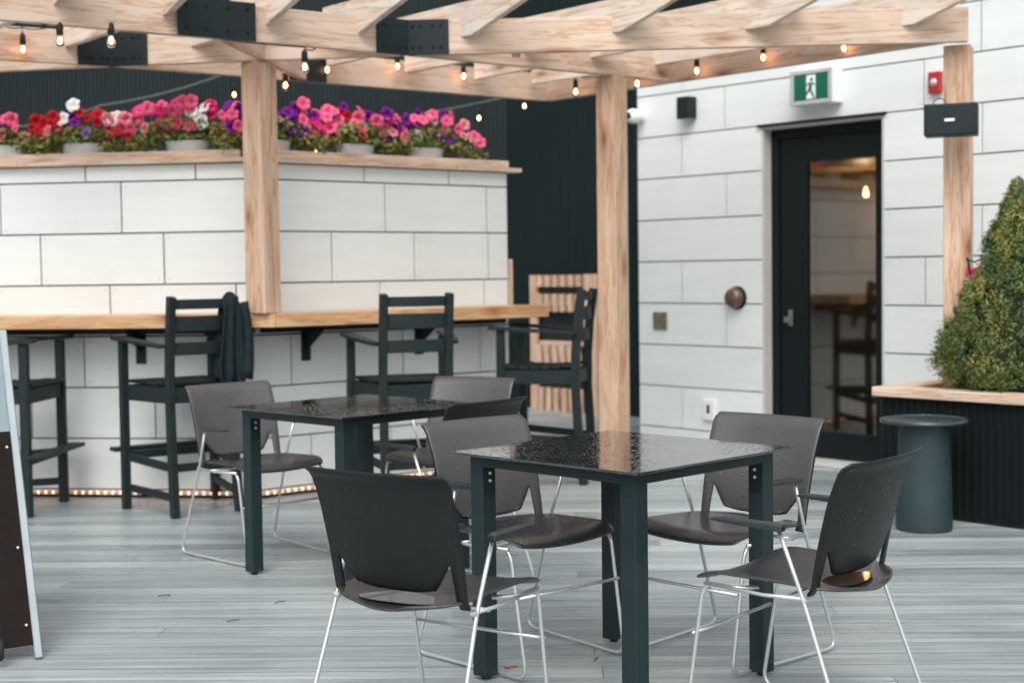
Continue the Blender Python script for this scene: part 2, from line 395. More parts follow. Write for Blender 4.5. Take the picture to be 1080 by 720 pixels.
PET = {'pink': ((.88, .13, .27), (.55, .05, .12)), 'magenta': ((.80, .03, .20), (.5, .02, .12)), 'red': ((.52, .012, .018), (.25, .0, .01)), 'white': ((.85, .86, .84), (.7, .72, .5)),
       'purple': ((.20, .01, .28), (.05, .0, .08)), 'lilac': ((.35, .22, .60), (.15, .05, .3)), 'salmon': ((.80, .28, .30), (.6, .1, .12)), 'yellow': ((.75, .45, .05), (.5, .3, .05))}
for k, (a, b_) in PET.items(): M['petal_'+k] = mat_petal('petal_'+k, a, b_)

# ------------------------------------------------------------------ reference frames of the walls
def frame(d, az): return Vector((d*math.sin(az), d*math.cos(az), 0)), -az
WALL = {'door': (7.931, .84), 'L': (8.1871, .1368), 'R': (7.5367, -.6777), 'alcove': (9.44, .84)}
def at(wall, s, off=0, z=0):
    d, az = WALL[wall]; d += off
    return Vector((d*math.sin(az)+s*math.cos(az), d*math.cos(az)-s*math.sin(az), z))
def rz_of(wall): return -WALL[wall][1]

# ------------------------------------------------------------------ setting
g = MB(); g.add([(-150, -150, -.06), (150, -150, -.06), (150, 150, -.06), (-150, 150, -.06)], [[0, 1, 2, 3]])
tag(g.build('ground', mat_plain('ground', (.16, .17, .17), .8, 0, .3, .5, .1)), kind='structure')
g = MB(); g.box(-12, 9, -6, 18, -.05, 0)
tag(g.build('patio_deck', M['deck']), kind='structure')

GAP = .0045
def panels(mb, s0, s1, rows, joints, z0, thick=.018):
    """rows: list of (zlow, zhigh); joints: list of joint positions per row; boards stand proud of the wall's plane"""
    for (a, b), js in zip(rows, joints):
        xs = [s0]+sorted(j for j in js if s0+.05 < j < s1-.05)+[s1]
        for x0, x1 in zip(xs[:-1], xs[1:]):
            mb.box(x0+(GAP if x0 != s0 else 0), x1-(GAP if x1 != s1 else 0), 0, thick, a+GAP, b-GAP)
            if b-a > .2 and x1-x0 > .2:
                for sx in (x0+.03, x1-.03):
                    for sz in (a+.03, b-.03):
                        mb.lathe([(.0045, 0), (.0045, .0012), (.003, .0018)], 6, c=(sx, -.0002, sz), M=Matrix.Rotation(R(90), 4, 'X'), mi=1)

def wall_thing(wall, s_base, name, label, cat, group=None):
    p = at(wall, s_base); return thing(name, label, cat, p, rz_of(wall), group), s_base

# bar wall, two runs meeting at an angle
def bar_run(wall, s0, s1, joints, label, rim_s1):
    t, b = wall_thing(wall, s0, 'bar_wall', label, 'wall', 'white panelled bar walls')
    k = [.049+.305*i for i in range(7)]
    rows = [(.012, k[0])]+list(zip(k[:-1], k[1:]))+[(k[6], 1.975)]
    L = s1-s0
    mb = MB(); panels(mb, 0, L, rows, [[j-s0 for j in js] for js in joints], 0); mb.build('panel_cladding', [M['panel'], M['screw_grey']], t, bevel=.0008)
    mb = MB(); mb.box(0, L, .0165, .19, 0, 1.973); mb.build('backing', M['gap'], t)
    mb = MB()
    # overhanging cap boards in lengths, with an upstand rim set back
    x = 0; rnd = random.Random(int(s0*10)+5)
    while x < L+rim_s1-.01:
        x1 = min(x+rnd.uniform(1.0, 1.5), L+rim_s1)
        mb.box(x+.0015, x1-.0015, -.045, .235, 1.976, 2.004); x = x1
    mb.build('cap_board', M['cedar'], t, bevel=.003)
    mb = MB(); mb.box(0, L+rim_s1-.08, -.005, .03, 2.006, 2.052); mb.build('rim_board', M['cedar'], t, bevel=.003)
    return t
SLc, SRc = -2.638, 4.145
bar_run('L', -6.6, SLc, [[], [-5.1, -4.3], [-5.9, -4.75, -4.05, -3.274], [-5.6, -4.4, -3.709], [-4.9, -3.537-.72, -3.537, -2.760], [-5.5, -4.75, -3.965, -3.196], [-5.1, -4.212, -3.452], [-5.9, -4.5, -3.671, -2.991]],
        'white panelled bar wall facing the tables, nearer run behind the stool draped with a jacket', 0)
br = bar_run('R', SRc, 6.037, [[], [4.50, 5.08, 5.7], [4.756, 5.408], [4.371, 5.182, 5.794], [5.015, 5.838], [4.668, 5.279, 5.875], [5.062, 5.865], [4.912, 5.558]],
        'white panelled bar wall angled away, ending beside the dark siding', .10)
mb = MB(); mb.box(1.900, 1.93, -.01, .2, 1.08, 1.40); mb.build('end_trim', M['cedar_up'], br, bevel=.002)

# bar counter: slab along both runs
t = thing('bar_counter', 'thick cedar plank bar counter wrapping round the white bar wall', 'counter', at('L', -3.2), 0)
def wl(wall, s, off, z): return at(wall, s, off, z)-t.location
zt, zb = 1.10, 1.022
offL, offR = -.37, -.42
def isect(offa, offb):
    (d1, a1), (d2, a2) = WALL['L'], WALL['R']; d1 += offa; d2 += offb
    n1 = (math.sin(a1), math.cos(a1)); n2 = (math.sin(a2), math.cos(a2)); det = n1[0]*n2[1]-n1[1]*n2[0]
    return Vector(((d1*n2[1]-d2*n1[1])/det, (n1[0]*d2-n2[0]*d1)/det, 0))
fc = isect(offL, offR)-t.location; bc = isect(-.002, -.002)-t.location
def slab(mb, a, b, c, d, z0, z1):
    vs = [Vector((p.x, p.y, z)) for z in (z0, z1) for p in (a, b, c, d)]
    mb.add(vs, [[3, 2, 1, 0], [4, 5, 6, 7], [0, 1, 5, 4], [1, 2, 6, 5], [2, 3, 7, 6], [3, 0, 4, 7]])
# three planks deep on each run
for wname, off, sA, sB in (('L', offL, -6.6, None), ('R', offR, None, 6.04)):
    n = 3
    for i in range(n):
        q0, q1 = i/n, (i+1)/n-.006
        A0 = fc.lerp(bc, q0); A1 = fc.lerp(bc, q1)
        if wname == 'L':
            F0 = wl('L', sA, offL*(1-q0)-.002*q0, 0); F1 = wl('L', sA, offL*(1-q1)-.002*q1, 0)
            g = MB(); slab(g, F0, A0, A1, F1, zb, zt-.001*i)
        else:
            F0 = wl('R', sB, offR*(1-q0)-.002*q0, 0); F1 = wl('R', sB, offR*(1-q1)-.002*q1, 0)
            g = MB(); slab(g, A0+Vector((.003, 0, 0)), F0, F1, A1+Vector((.003, 0, 0)), zb, zt-.001*i)
        # give the plank its own frame along its length, for the grain
        d, az = WALL[wname]
        o = g.build('plank', M['cedar_counter'], t, bevel=.004)
        Rm = Matrix.Rotation(-az, 4, 'Z'); c0 = Vector(o.data.vertices[0].co)
        o.data.transform(Rm.inverted() @ Matrix.Translation(-c0)); o.matrix_local = Matrix.Translation(c0) @ Rm
# dark bearer under the planks
g = MB()
for wname, sA, sB in (('L', -6.5, SLc), ('R', SRc, 5.95)):
    a = wl(wname, sA, -.06, 1.00); b = wl(wname, sB, -.06, 1.00); g.beam(a, b, .05, .04)
g.build('bearer', M['black_metal'], t)
def bracket(wname, s):
    g = MB(); Rm = Matrix.Translation(wl(wname, s, 0, 0)) @ Matrix.Rotation(rz_of(wname), 4, 'Z')
    g.box(-.03, .03, -.012, -.002, .80, 1.018, Rm)
    g.box(-.03, .03, -.30, -.012, 1.006, 1.018, Rm)
    vs = [(-.004, -.012, .86), (.004, -.012, .86), (.004, -.012, 1.006), (-.004, -.012, 1.006), (-.004, -.25, 1.006), (.004, -.25, 1.006)]
    g.add([Rm @ Vector(v) for v in vs], [[0, 1, 2, 3], [2, 5, 4, 3], [0, 3, 4], [1, 5, 2], [0, 4, 5, 1]])
    g.build('bracket', M['black_metal'], t)
for wname, s in (('R', 4.47), ('R', 5.30), ('L', -3.35), ('L', -4.3), ('L', -5.2)): bracket(wname, s)

# building wall with the door
t, sb = wall_thing('door', -7.416, 'building_wall', 'white panelled building wall with a recessed dark glass door', 'wall')
dk = [.156+.305*i for i in range(11)]
L = 7.416-2.2; oL, oR, oT = 7.416-6.262, 7.416-5.279, 2.291
mb = MB(); js_rows = []
rows = [(.012, dk[0])]+list(zip(dk[:9], dk[1:10]))
joints = [[-6.3, -4.2], [-6.992, -4.981, -4.2, -3.4], [-4.6, -3.8], [-6.578, -4.6, -3.6], [-6.992, -4.981, -4.1, -3.2], [-4.594, -3.7], [-6.571, -4.1, -3.2], [-6.982, -4.594, -3.6], [-6.583, -4.992, -4.1], [-6.977, -4.602, -3.5]]
for (a, b), js in zip(rows, joints):
    js = [j+7.416 for j in js]
    if a < oT-.02:
        b2 = min(b, oT) if b > oT else b
        spans = [(0, oL), (oR, L)]
        panels(mb, 0, oL, [(a, b)], [js], 0); panels(mb, oR, L, [(a, b)], [js], 0)
        if b > oT+.02: panels(mb, oL, oR, [(oT, b)], [[]], 0)
    else: panels(mb, 0, L, [(a, b)], [js], 0)
panels(mb, 0, L, [(2.901, 3.12)], [[1.2, 2.6, 4.0]], 0)
mb.build('panel_cladding', [M['panel'], M['screw_grey']], t, bevel=.0008)
mb = MB()
mb.box(0, oL-.001, .0165, .30, 0, 3.118); mb.box(oR+.001, L, .0165, .30, 0, 3.118); mb.box(oL-.001, oR+.001, .0165, .30, oT+.002, 3.118)
mb.build('backing', M['gap'], t)
mb = MB(); mb.box(-.02, L, -.03, .33, 3.122, 3.165); mb.build('coping', M['black_metal'], t, bevel=.003)
# reveal trim (left side seen), head flashing
mb = MB(); mb.box(oL+.001, oL+.018, .002, .088, 0, oT-.02); mb.box(oR-.018, oR-.001, .002, .088, 0, oT-.02); mb.box(oL+.018, oR-.018, .002, .088, oT-.028, oT-.012)
mb.build('reveal_trim', mat_plain('reveal', (.58, .57, .54), .5, 0, .06, 5, .03), t)
mb = MB(); mb.box(oL-.02, oR+.02, -.022, .018, oT-.010, oT+.006); mb.build('head_flashing', M['black_metal'], t)
mb = MB(); mb.box(oL-.03, oR+.03, -.09, .13, .002, .03); mb.build('door_sill', mat_plain('sill', (.55, .57, .56), .5, 0, .1, 8, .05), t, bevel=.003)
# interior behind the door: walls, floor, ceiling
mb = MB()
x0, x1, y0, y1 = oL-1.08, oR+1.2, .305, 1.45
mb.add([(x0, y0, .0), (x1, y0, .0), (x1, y1, .0), (x0, y1, .0), (x0, y0, 2.6), (x1, y0, 2.6), (x1, y1, 2.6), (x0, y1, 2.6)],
       [[0, 1, 2, 3], [4, 7, 6, 5], [1, 5, 6, 2], [2, 6, 7, 3], [3, 7, 4, 0], ])
MB().box(x0+.01, x1-.01, y0+.02, y1-.01, 2.04, 2.07).build('room_ceiling', M['cedar_counter'], t)
mb.build('room_lining', mat_plain('room', (.14, .10, .07), .7, 0, .3, 3, 0), t)
# door (part of wall): frame, leaf, pane, handle
fr_ = MB(); yd = .09
fr_.box(oL+.0005, oL+.075, yd, yd+.06, .03, oT+.001); fr_.box(oR-.06, oR-.0005, yd, yd+.06, .03, oT+.001); fr_.box(oL+.075, oR-.06, yd, yd+.06, oT-.093, oT+.001)
fr_.box(oL+.072, oL+.085, yd+.045, yd+.075, .03, oT-.09); fr_.box(oL+.085, oR-.06, yd+.064, yd+.075, oT-.12, oT-.085)
fr_.build('door_frame', M['door_black'], t, bevel=.003)
gx0, gx1, gz0, gz1 = 7.416-5.959, 7.416-5.415, .21, 2.03
dx0, dx1 = oL+.079, oR-.064; y = yd+.018
dr = MB(); dr.box(dx0, gx0, y, y+.045, .035, oT-.095); dr.box(gx1, dx1, y, y+.045, .035, oT-.095)
dr.box(gx0, gx1, y, y+.045, .035, gz0); dr.box(gx0, gx1, y, y+.045, gz1, oT-.095)
door = dr.build('door', M['door_black'], t); tag(door, 'dark door with a tall glass pane')
MB().box(gx0-.004, gx1+.004, y+.018, y+.026, gz0-.004, gz1+.004).build('pane', M['pane'], door)
hb = MB(); hb.box(gx0-.155, gx0-.120, y-.010, y-.0005, .92, 1.03); hb.tube([(gx0-.135, y-.012, .965), (gx0-.135, y-.05, .965)], .009, 10); hb.box(gx0-.158, gx0-.108, y-.056, y-.042, .945, .985)
hb.build('handle', M['dull_steel'], door, bevel=.003)

# pendant lamp inside the room (seen glowing through the pane)
pl = at('door', -6.27, 1.25, 1.86); pt_ = thing('pendant_lamp', 'glowing lamp hanging inside behind the door glass', 'lamp', pl)
g = MB(); g.lathe([(.001, -.028), (.017, -.023), (.024, 0), (.017, .023), (.008, .055)], 16); g.build('globe', M['bulb'], pt_, smooth=True)
g = MB(); g.tube([(0, 0, .05), (0, 0, .178)], .004, 6); g.build('cord', M['black_metal'], pt_)
ll = bpy.data.lights.new('lamp_light', 'POINT'); ll.energy = 9; ll.color = (1, .62, .3); ll.shadow_soft_size = .06; lo = bpy.data.objects.new('lamp_light', ll); C.objects.link(lo); lo.parent = pt_; lo.location = (-.05, -.12, -.12)

# siding walls
def siding(origin, rz, length, height, label, spacing=.045, depth=.014):
    t = thing('siding_wall', label, 'wall', origin, rz, 'dark ribbed siding walls')
    n = int(length/spacing); vs = []; fs = []
    prof = [(0, 0), (.30, 0), (.42, depth), (.88, depth), (1.0, 0)]
    pts = [((i+u)*spacing, v) for i in range(n) for u, v in prof[:-1]]+[(n*spacing, 0)]
    for x, y in pts: vs += [(x, y, 0), (x, y, height)]
    for i in range(len(pts)-1): fs.append([2*i, 2*i+2, 2*i+3, 2*i+1])
    MB().add(vs, fs).build('rib_cladding', M['siding'], t)
    MB().box(0, length, .02, .2, 0, height-.01).build('core', M['gap'], t)
    MB().box(-.02, length+.02, -.03, .22, height, height+.06).build('coping', M['black_metal'], t)
    return t
# alcove wall, parallel to the door wall and 1.5 m behind it
d, az = WALL['alcove']
sA = -9.65; sB = -7.35-.45
pA = at('alcove', -10.6)
siding(at('alcove', -10.55), rz_of('alcove'), 3.05, 5.2, 'tall dark ribbed siding wall behind the leaning slatted wood screen')
siding(Vector((-9.5, 15.45, 0)), -.13, 9.62, 5.6, 'tall dark ribbed siding wall rising behind the flower pots')

# ------------------------------------------------------------------ pergola
pg = thing('pergola', 'pale cedar pergola of crossing beams and rafters over the patio', 'pergola', (0, 8, 0))
def local(p): return Vector(p)-pg.location
BH, BT_ = .184, .045
ZB = 2.5
def part_along(name, a, b, z, h, w_, mat, parent=pg, ends=None, bev=.003):
    """bar from a to b (xy), its own frame with x along; z = underside"""
    a = Vector((*a, z)); b = Vector((*b, z)); L = (b-a).length; ang = math.atan2(b.y-a.y, b.x-a.x)
    mb = MB()
    if ends is None: mb.box(0, L, -w_/2, w_/2, 0, h)
    else: mb.prism(ends(L, h), -w_/2, w_/2)
    o = mb.build(name, mat, parent, bevel=bev)
    o.matrix_local = Matrix.Translation(a-parent.location) @ Matrix.Rotation(ang, 4, 'Z'); return o
X1 = (-.549, 7.948); X2 = (-2.231, 8.209); uR = Vector((.7902, .6128)); uD = Vector((.62, -.7846))
def ext(p, u, t): return (p[0]+u[0]*t, p[1]+u[1]*t)
part_along('beam', ext(X1, (.8214, .5704), -4.2), ext(X1, (.8214, .5704), -.012), ZB, BH, BT_, M['cedar'])
part_along('beam', ext(X1, (.787, .617), .012), (1.0, 9.168), ZB, BH, BT_, M['cedar'])
part_along('beam', ext(X1, (.9974, -.0713), .02), (2.44, 7.734), ZB, BH, BT_, M['cedar'])
part_along('beam', ext(X2, (.988, -.153), .02), ext(X1, (.988, -.153), -.045), ZB, BH, BT_, M['cedar'])
part_along('beam', ext(X2, (.978, -.206), -1.8), ext(X2, (.978, -.206), -.03), ZB, BH, BT_, M['cedar'])
part_along('beam', ext(X2, (.867, .498), -1.8), ext(X2, (.867, .498), -.012), ZB, BH, BT_, M['cedar'])
part_along('beam', ext(X2, (.7905, .6125), .012), (.262, 10.140), ZB, BH, BT_, M['cedar'])
part_along('beam', (.285, 10.132), (2.32, 7.765), ZB, BH, BT_, M['cedar'])
part_along('beam', (-1.455, 7.34), (-1.255, 8.94), ZB+.002, BH-.006, BT_, M['cedar'])
# rafters, parallel, cut to a taper at the overhanging tail
def raf(L, h): return [(0, 0), (L-.43, 0), (L, h-.06), (L, h), (0, h)]
A0 = (-1.089, 8.935)
def raft(a, t1, z=ZB+.09): part_along('rafter', a, ext(a, uD, t1), z, .184, .038, M['cedar_rafter'], ends=raf)
line3 = lambda k: ext((-1.089, 8.935), uR, .565*k-.003)
def raft2(a, c, tail=.43):
    """rafter from a, its underside corner on the front beam at c"""
    a = Vector(a); c = Vector(c); u = (c-a).normalized(); e = c+u*tail
    part_along('rafter', a+u*.028, e, ZB+.09, .184, .038, M['cedar_rafter'], ends=raf)
for a, c in (((-1.12, 8.96), (-.182, 7.845)), ((-.666, 9.325), (.617, 7.808)), ((-.231, 9.66), (1.383, 7.68)), ((.15, 9.955), (2.15, 7.70)),
             ((-1.02, 8.035), (-.786, 7.757)), ((-1.775, 8.15), (-1.225, 7.455)), ((-2.46, 8.09), (-1.654, 7.115)), ((-2.93, 7.83), (-2.105, 6.83)), ((-3.4, 7.56), (-2.56, 6.54))):
    raft2(a, c)
# extra rafters carried on from line 3 over the middle beam on the left
# black steel plates with bolts
def plate(p, u, l0, l1, side=-1, off=.0265, parts='bracket_plate'):
    """steel plate on the near face of a beam through p along u"""
    u = Vector(u).normalized(); a = ext(p, u, l0); ang = math.atan2(u.y, u.x)
    L = l1-l0; mb = MB(); y0 = side*off; mb.box(0, L, min(y0, y0+side*.005), max(y0, y0+side*.005), -.004, BH+.004)
    for bx in (.045, L*.36, L*.64, L-.045):
        if L < .2 and bx in (L*.36, L*.64): continue
        for bz in (.035, BH-.035):
            Mx = Matrix.Translation((bx, y0+side*.005, bz)) @ Matrix.Rotation(R(90)*(-side*-1), 4, 'X')
            mb.lathe([(.011, 0), (.010, .006), (.006, .009)], 8, M=Mx)
    o = mb.build(parts, M['black_metal'], pg)
    o.matrix_local = Matrix.Translation(Vector((*a, ZB))-pg.location) @ Matrix.Rotation(ang, 4, 'Z')
plate(X1, (.8214, .5704), -.21, .015); plate(X1, (.9974, -.0713), -.012, .23)
plate(X2, (.978, -.206), -.20, .008) if False else None
plate(X2, (.867, .498), -.20, .012); plate(X2, (.988, -.153), -.010, .22)
plate((-1.47, 7.28), (.8214, .5704), -.20, .215)
plate((-1.245, 8.94), (.7905, .6125), -.13, .13)
# posts
def post(xy, rz, z0, z1, name='post', w_=.14):
    mb = MB(); mb.box(-w_/2, w_/2, -w_/2, w_/2, z0, z1); o = mb.build(name, M['cedar_up'], pg, bevel=.006, seg=2)
    o.matrix_local = Matrix.Translation(Vector((*xy, 0))-pg.location) @ Matrix.Rotation(rz, 4, 'Z'); return o
post((-1.395, 8.13), R(-8-90-24), 1.101, ZB-.001)
p2 = post((.631, 8.93), R(37.9+14), 0, ZB-.001)
p3 = post((2.435, 7.87), R(-25), 0, ZB-.001)
mb = MB(); mb.box(.02, .069, -.069, .069, ZB, ZB+.17); o = mb.build('post_tongue', M['cedar_up'], pg, bevel=.004); o.matrix_local = p3.matrix_local.copy()
mb = MB(); mb.box(-.012, -.006, -.03, .03, ZB+.02, ZB+.15)
o = mb.build('hanger', M['chrome'], pg); o.matrix_local = Matrix.Translation(Vector((2.44, 7.77, 0))-pg.location) @ Matrix.Rotation(R(-4), 4, 'Z')

# ------------------------------------------------------------------ string lights
def bulb_parts(root, p, drop=.06, lit=True):
    """socket and bulb hanging from p (world)"""
    q = Vector(p)-root.location
    g = MB(); g.tube([q+Vector((0, 0, drop)), q+Vector((0, 0, .03))], .0025, 5)
    g.lathe([(.006, .062), (.013, .055), (.016, .04), (.017, .004), (.014, 0)], 10, c=q); s = g.build('socket', M['black_metal'], root, smooth='auto')
    if lit:
        g = MB(); g.lathe([(.010, .001), (.013, -.008), (.0215, -.03), (.022, -.042), (.016, -.056), (.004, -.062)], 12, c=q)
        gl = g.build('bulb', M['bulb_glass'], root, smooth=True)
        g = MB(); g.lathe([(.003, -.008), (.0105, -.018), (.0125, -.028), (.0100, -.037), (.003, -.044)], 10, c=q); g.build('filament', M['bulb'], gl, smooth=True)
def cable(root, pts, sag=.05, r=.0035, name='cable'):
    out = []
    for a, b in zip(pts[:-1], pts[1:]):
        a = Vector(a)-root.location; b = Vector(b)-root.location
        for k in range(8):
            t = k/8; p = a.lerp(b, t); p.z -= sag*4*t*(1-t); out.append(p)
    out.append(Vector(pts[-1])-root.location); MB().tube(out, r, 5).build(name, M['black_metal'], root)
def string_light(label, pts, ends, drop=.07, lit=None):
    r = thing('string_light', label, 'string lights', pts[0], 0, 'string lights under the pergola')
    tops = [Vector(p)+Vector((0, 0, drop+.0)) for p in pts]
    cable(r, [ends[0]]+tops+[ends[1]], .02)
    for i, p in enumerate(pts): bulb_parts(r, p, drop, True if lit is None else lit[i])
string_light('string of glowing bulbs along the beam by the building wall', [(.45, 9.776, 2.545), (.827, 9.355, 2.54), (1.163, 8.98, 2.565), (1.506, 8.597, 2.585), (1.885, 8.175, 2.57)], [(.25, 10.05, 2.68), (2.3, 7.72, 2.70)])
string_light('string of glowing bulbs along the far beam above the right flower pots', [(-1.349, 8.792, 2.485), (-1.117, 8.971, 2.60), (-.708, 9.288, 2.66), (-.296, 9.607, 2.635)], [(-1.6, 8.6, 2.69), (.1, 9.93, 2.70)], .06)
string_light('three separate glowing bulbs hanging under the front beam, upper left', [(-2.107, 6.85, 2.455), (-1.904, 6.99, 2.475), (-1.059, 7.572, 2.42)], [(-2.2, 6.80, 2.51), (-1.0, 7.635, 2.51)], .075)
string_light('single glowing bulb in front of the far left beam', [(-2.628, 7.889, 2.58)], [(-2.75, 7.80, 2.70), (-2.45, 7.95, 2.70)], .09)
string_light('string of small bulbs sagging in front of the dark siding', [(-2.171, 11.5, 2.77), (-1.542, 11.5, 2.33), (-.239, 11.5, 2.56), (.123, 11.5, 2.65)], [(-4.0, 11.6, 2.6), (1.3, 11.7, 2.95)], .09)
r = thing('hanging_cable', 'thin pale cable sagging across the dark siding behind the flowers', 'cable', (-3.276, 11.5, 2.6))
g = MB(); pts = []
for a, b in (((-3.9, 11.4, 2.50), (-3.2, 11.4, 2.66)), ((-3.2, 11.4, 2.66), (-2.2, 11.4, 2.90)), ((-2.2, 11.4, 2.9), (-1.5, 11.4, 3.15))):
    for k in range(6): p = Vector(a).lerp(Vector(b), k/6)-r.location; p.z -= .03*4*(k/6)*(1-k/6); pts.append(p)
g.tube(pts, .006, 5); g.build('cord', mat_plain('cord_grey', (.12, .15, .15), .6, 0, .1, 5, 0), r)
r2 = thing('hanging_cable', 'thin pale cable rising towards the building in front of the dark siding', 'cable', (-.8, 11.5, 2.57))
pts = [Vector((-.8, 11.5, 2.56)).lerp(Vector((.6, 11.5, 2.86)), k/10)-r2.location-Vector((0, 0, .03*4*(k/10)*(1-k/10))) for k in range(11)]
MB().tube(pts, .005, 5).build('cord', bpy.data.materials['cord_grey'], r2)
# unlit socket and the small white junction box by the front beam
r = thing('lamp_socket', 'empty black lamp socket hanging at the front beam above the exit sign', 'lamp socket', (1.455, 7.66, 2.655))
bulb_parts(r, (1.455, 7.66, 2.655), .08, False)
g = MB(); g.box(-.035, .035, -.02, .02, -.018, .018); o = g.build('junction_box', M['white_plastic'], None, bevel=.003); o.location = (1.52, 7.70, 2.72); tag(o, 'small white junction box on the front beam, beside the empty black socket', 'junction box')

# rope light along the foot of the bar wall
r = thing('rope_light', 'rope of small warm lights along the foot of the white bar wall', 'rope light', at('L', -3.4, -.03, 0))
path = []; q = -4.9
while q < SLc-.02: path.append(at('L', q, -.03, .033)); q += .047
q = SRc+.03
while q < 6.0: path.append(at('R', q, -.03, .033)); q += .047
MB().tube([p-r.location for p in path], .008, 6).build('tube', mat_plain('rope_tube', (.6, .45, .35), .4, 0, .1, 10, 0), r)
src = None
for i, p in enumerate(path[:98]):
    if src is None:
        src = MB().lathe([(.003, -.009), (.008, -.006), (.0095, 0), (.008, .006), (.003, .009)], 8).build('diode', M['rope'], r, smooth=True); o = src
    else: o = src.copy(); C.objects.link(o); o.parent = r
    o.location = p-r.location+Vector((0, -.002, 0))

# ------------------------------------------------------------------ wall fixtures
def on_wall(name, label, cat, s, z, off=0):
    return thing(name, label, cat, at('door', s, off, z), rz_of('door'))
# security camera
t = on_wall('security_camera', 'white dome security camera high on the building wall beside the post', 'camera', -7.37, 2.45)
g = MB(); g.lathe([(.045, 0), (.045, .012), (.03, .02)], 20, M=Matrix.Rotation(R(90), 4, 'X')); g.build('mount', M['white_plastic'], t, smooth='auto')
g = MB(); Mx = Matrix.Translation((-.0, -.085, -.0)) @ Matrix.Rotation(R(55), 4, 'Y') @ Matrix.Rotation(R(90), 4, 'X'); 
g.lathe([(.015, -.07), (.035, -.06), (.052, -.02), (.055, .02), (.045, .05), (.03, .06)], 20, M=Mx); b0 = g.build('housing', M['white_plastic'], t, smooth=True)
g = MB(); g.lathe([(.026, .058), (.024, .068), (.012, .074), (.001, .076)], 16, M=Mx); g.build('lens', M['black_metal'], t, smooth=True)
# black wall speaker/light
t = on_wall('wall_light', 'small black box light on the building wall beside the security camera', 'wall light', -6.889, 2.39)
g = MB(); g.box(-.055, .055, -.10, -.002, 0, .155); g.build('housing', M['black_metal'], t, bevel=.008, seg=2)
g = MB(); g.box(-.042, .042, -.09, -.012, -.006, -.0005); g.build('diffuser', M['grey_plastic'], t)
# brass plate
t = on_wall('junction_plate', 'square bronze plate low on the building wall', 'plate', -7.198, .88)
g = MB(); g.box(-.065, .065, -.018, -.001, 0, .125); g.build('cover', M['brass'], t, bevel=.003)
g = MB(); [g.lathe([(.005, 0), (.004, .002)], 8, c=(x, -.018, z), M=Matrix.Rotation(R(90), 4, 'X')) for x, z in ((0, .02), (0, .105))]; g.build('screw', M['chrome'], t)
# round bronze dome
t = on_wall('fire_connection', 'round bronze dome fitting on the building wall beside the door', 'wall fitting', -6.474, 1.113)
g = MB(); g.lathe([(.082, 0), (.082, .01), (.07, .016)], 28, M=Matrix.Rotation(R(90), 4, 'X')); g.build('flange', M['black_metal'], t, smooth='auto')
g = MB(); g.lathe([(.066, .012), (.072, .03), (.070, .055), (.058, .075), (.035, .086), (.004, .09)], 28, M=Matrix.Rotation(R(90), 4, 'X')); g.build('dome', M['bronze'], t, smooth=True)
# weatherproof socket
t = on_wall('wall_socket', 'white weatherproof socket low on the building wall behind the chair', 'socket', -6.72, .24)
g = MB(); g.box(-.055, .055, -.035, -.001, 0, .15); g.build('cover', M['white_plastic'], t, bevel=.006, seg=2)
g = MB(); g.box(-.012, .012, -.038, -.0352, .05, .11); g.build('slot', M['table_frame'], t)
# exit sign
t = on_wall('exit_sign', 'green running man exit sign above the glass door', 'exit sign', -5.757, 2.383)
W_, H_ = .335, .21
g = MB(); g.box(-W_/2, W_/2, -.115, -.001, 0, H_+.015); g.build('housing', M['white_plastic'], t, bevel=.006, seg=2)
g = MB()
for x0, x1, z0, z1 in ((-W_/2, W_/2, 0, .028), (-W_/2, W_/2, H_-.013, H_+.015), (-W_/2, -W_/2+.032, .028, H_-.013), (W_/2-.032, W_/2, .028, H_-.013)): g.box(x0+.001, x1-.001, -.124, -.1155, z0+.001, z1-.001)
g.build('bezel', M['grey_plastic'], t, bevel=.002)
face = MB().box(-W_/2+.032, W_/2-.032, -.119, -.1155, .02, H_-.005).build('face', M['green_sign'], t)
g = MB(); yy = -.121; cx = -.005
def flat(poly, mi): g.prism([(cx+a, .1075+b) for a, b in poly], yy-.0008*mi, yy+.0015)
g2 = MB()
g.box(cx-.03, cx+.042, yy, yy+.0015, .036, H_-.021); g.build('doorway_mark', M['white_plastic'], face)
g = MB()
dk_ = [[(-.006, .03), (.018, .034), (.012, -.012), (-.012, -.008)], [(.012, .03), (.034, .012), (.040, .018), (.02, .036)], [(-.004, .03), (-.026, .012), (-.032, .018), (-.008, .038)],
       [(-.010, -.008), (.010, -.012), (.028, -.045), (.036, -.068), (.026, -.072), (.014, -.044)], [(-.012, -.006), (.002, -.010), (-.022, -.044), (-.052, -.046), (-.052, -.036), (-.030, -.032)]]
for i, pl_ in enumerate(dk_): g.prism([(cx+a, .1075+b) for a, b in pl_], yy-.0015-.0002*i, yy-.0002)
g.lathe([(.0115, 0), (.0115, .0013)], 16, c=(cx+.012, yy-.0003, .1075+.052), M=Matrix.Rotation(R(90), 4, 'X'))
g.build('running_figure', M['green_sign'], face)
# fire alarm
t = on_wall('fire_alarm', 'red fire alarm strobe on the building wall beside the right post', 'fire alarm', -4.90, 2.375)
g = MB(); g.box(-.042, .042, -.04, -.001, 0, .13); g.build('housing', M['red_plastic'], t, bevel=.006, seg=2)
g = MB(); g.lathe([(.026, .040), (.024, .045), (.016, .055), (.002, .058)], 16, c=(.0, 0, .065), M=Matrix.Rotation(R(90), 4, 'X')); g.build('strobe', M['grey_plastic'], t, smooth=True)

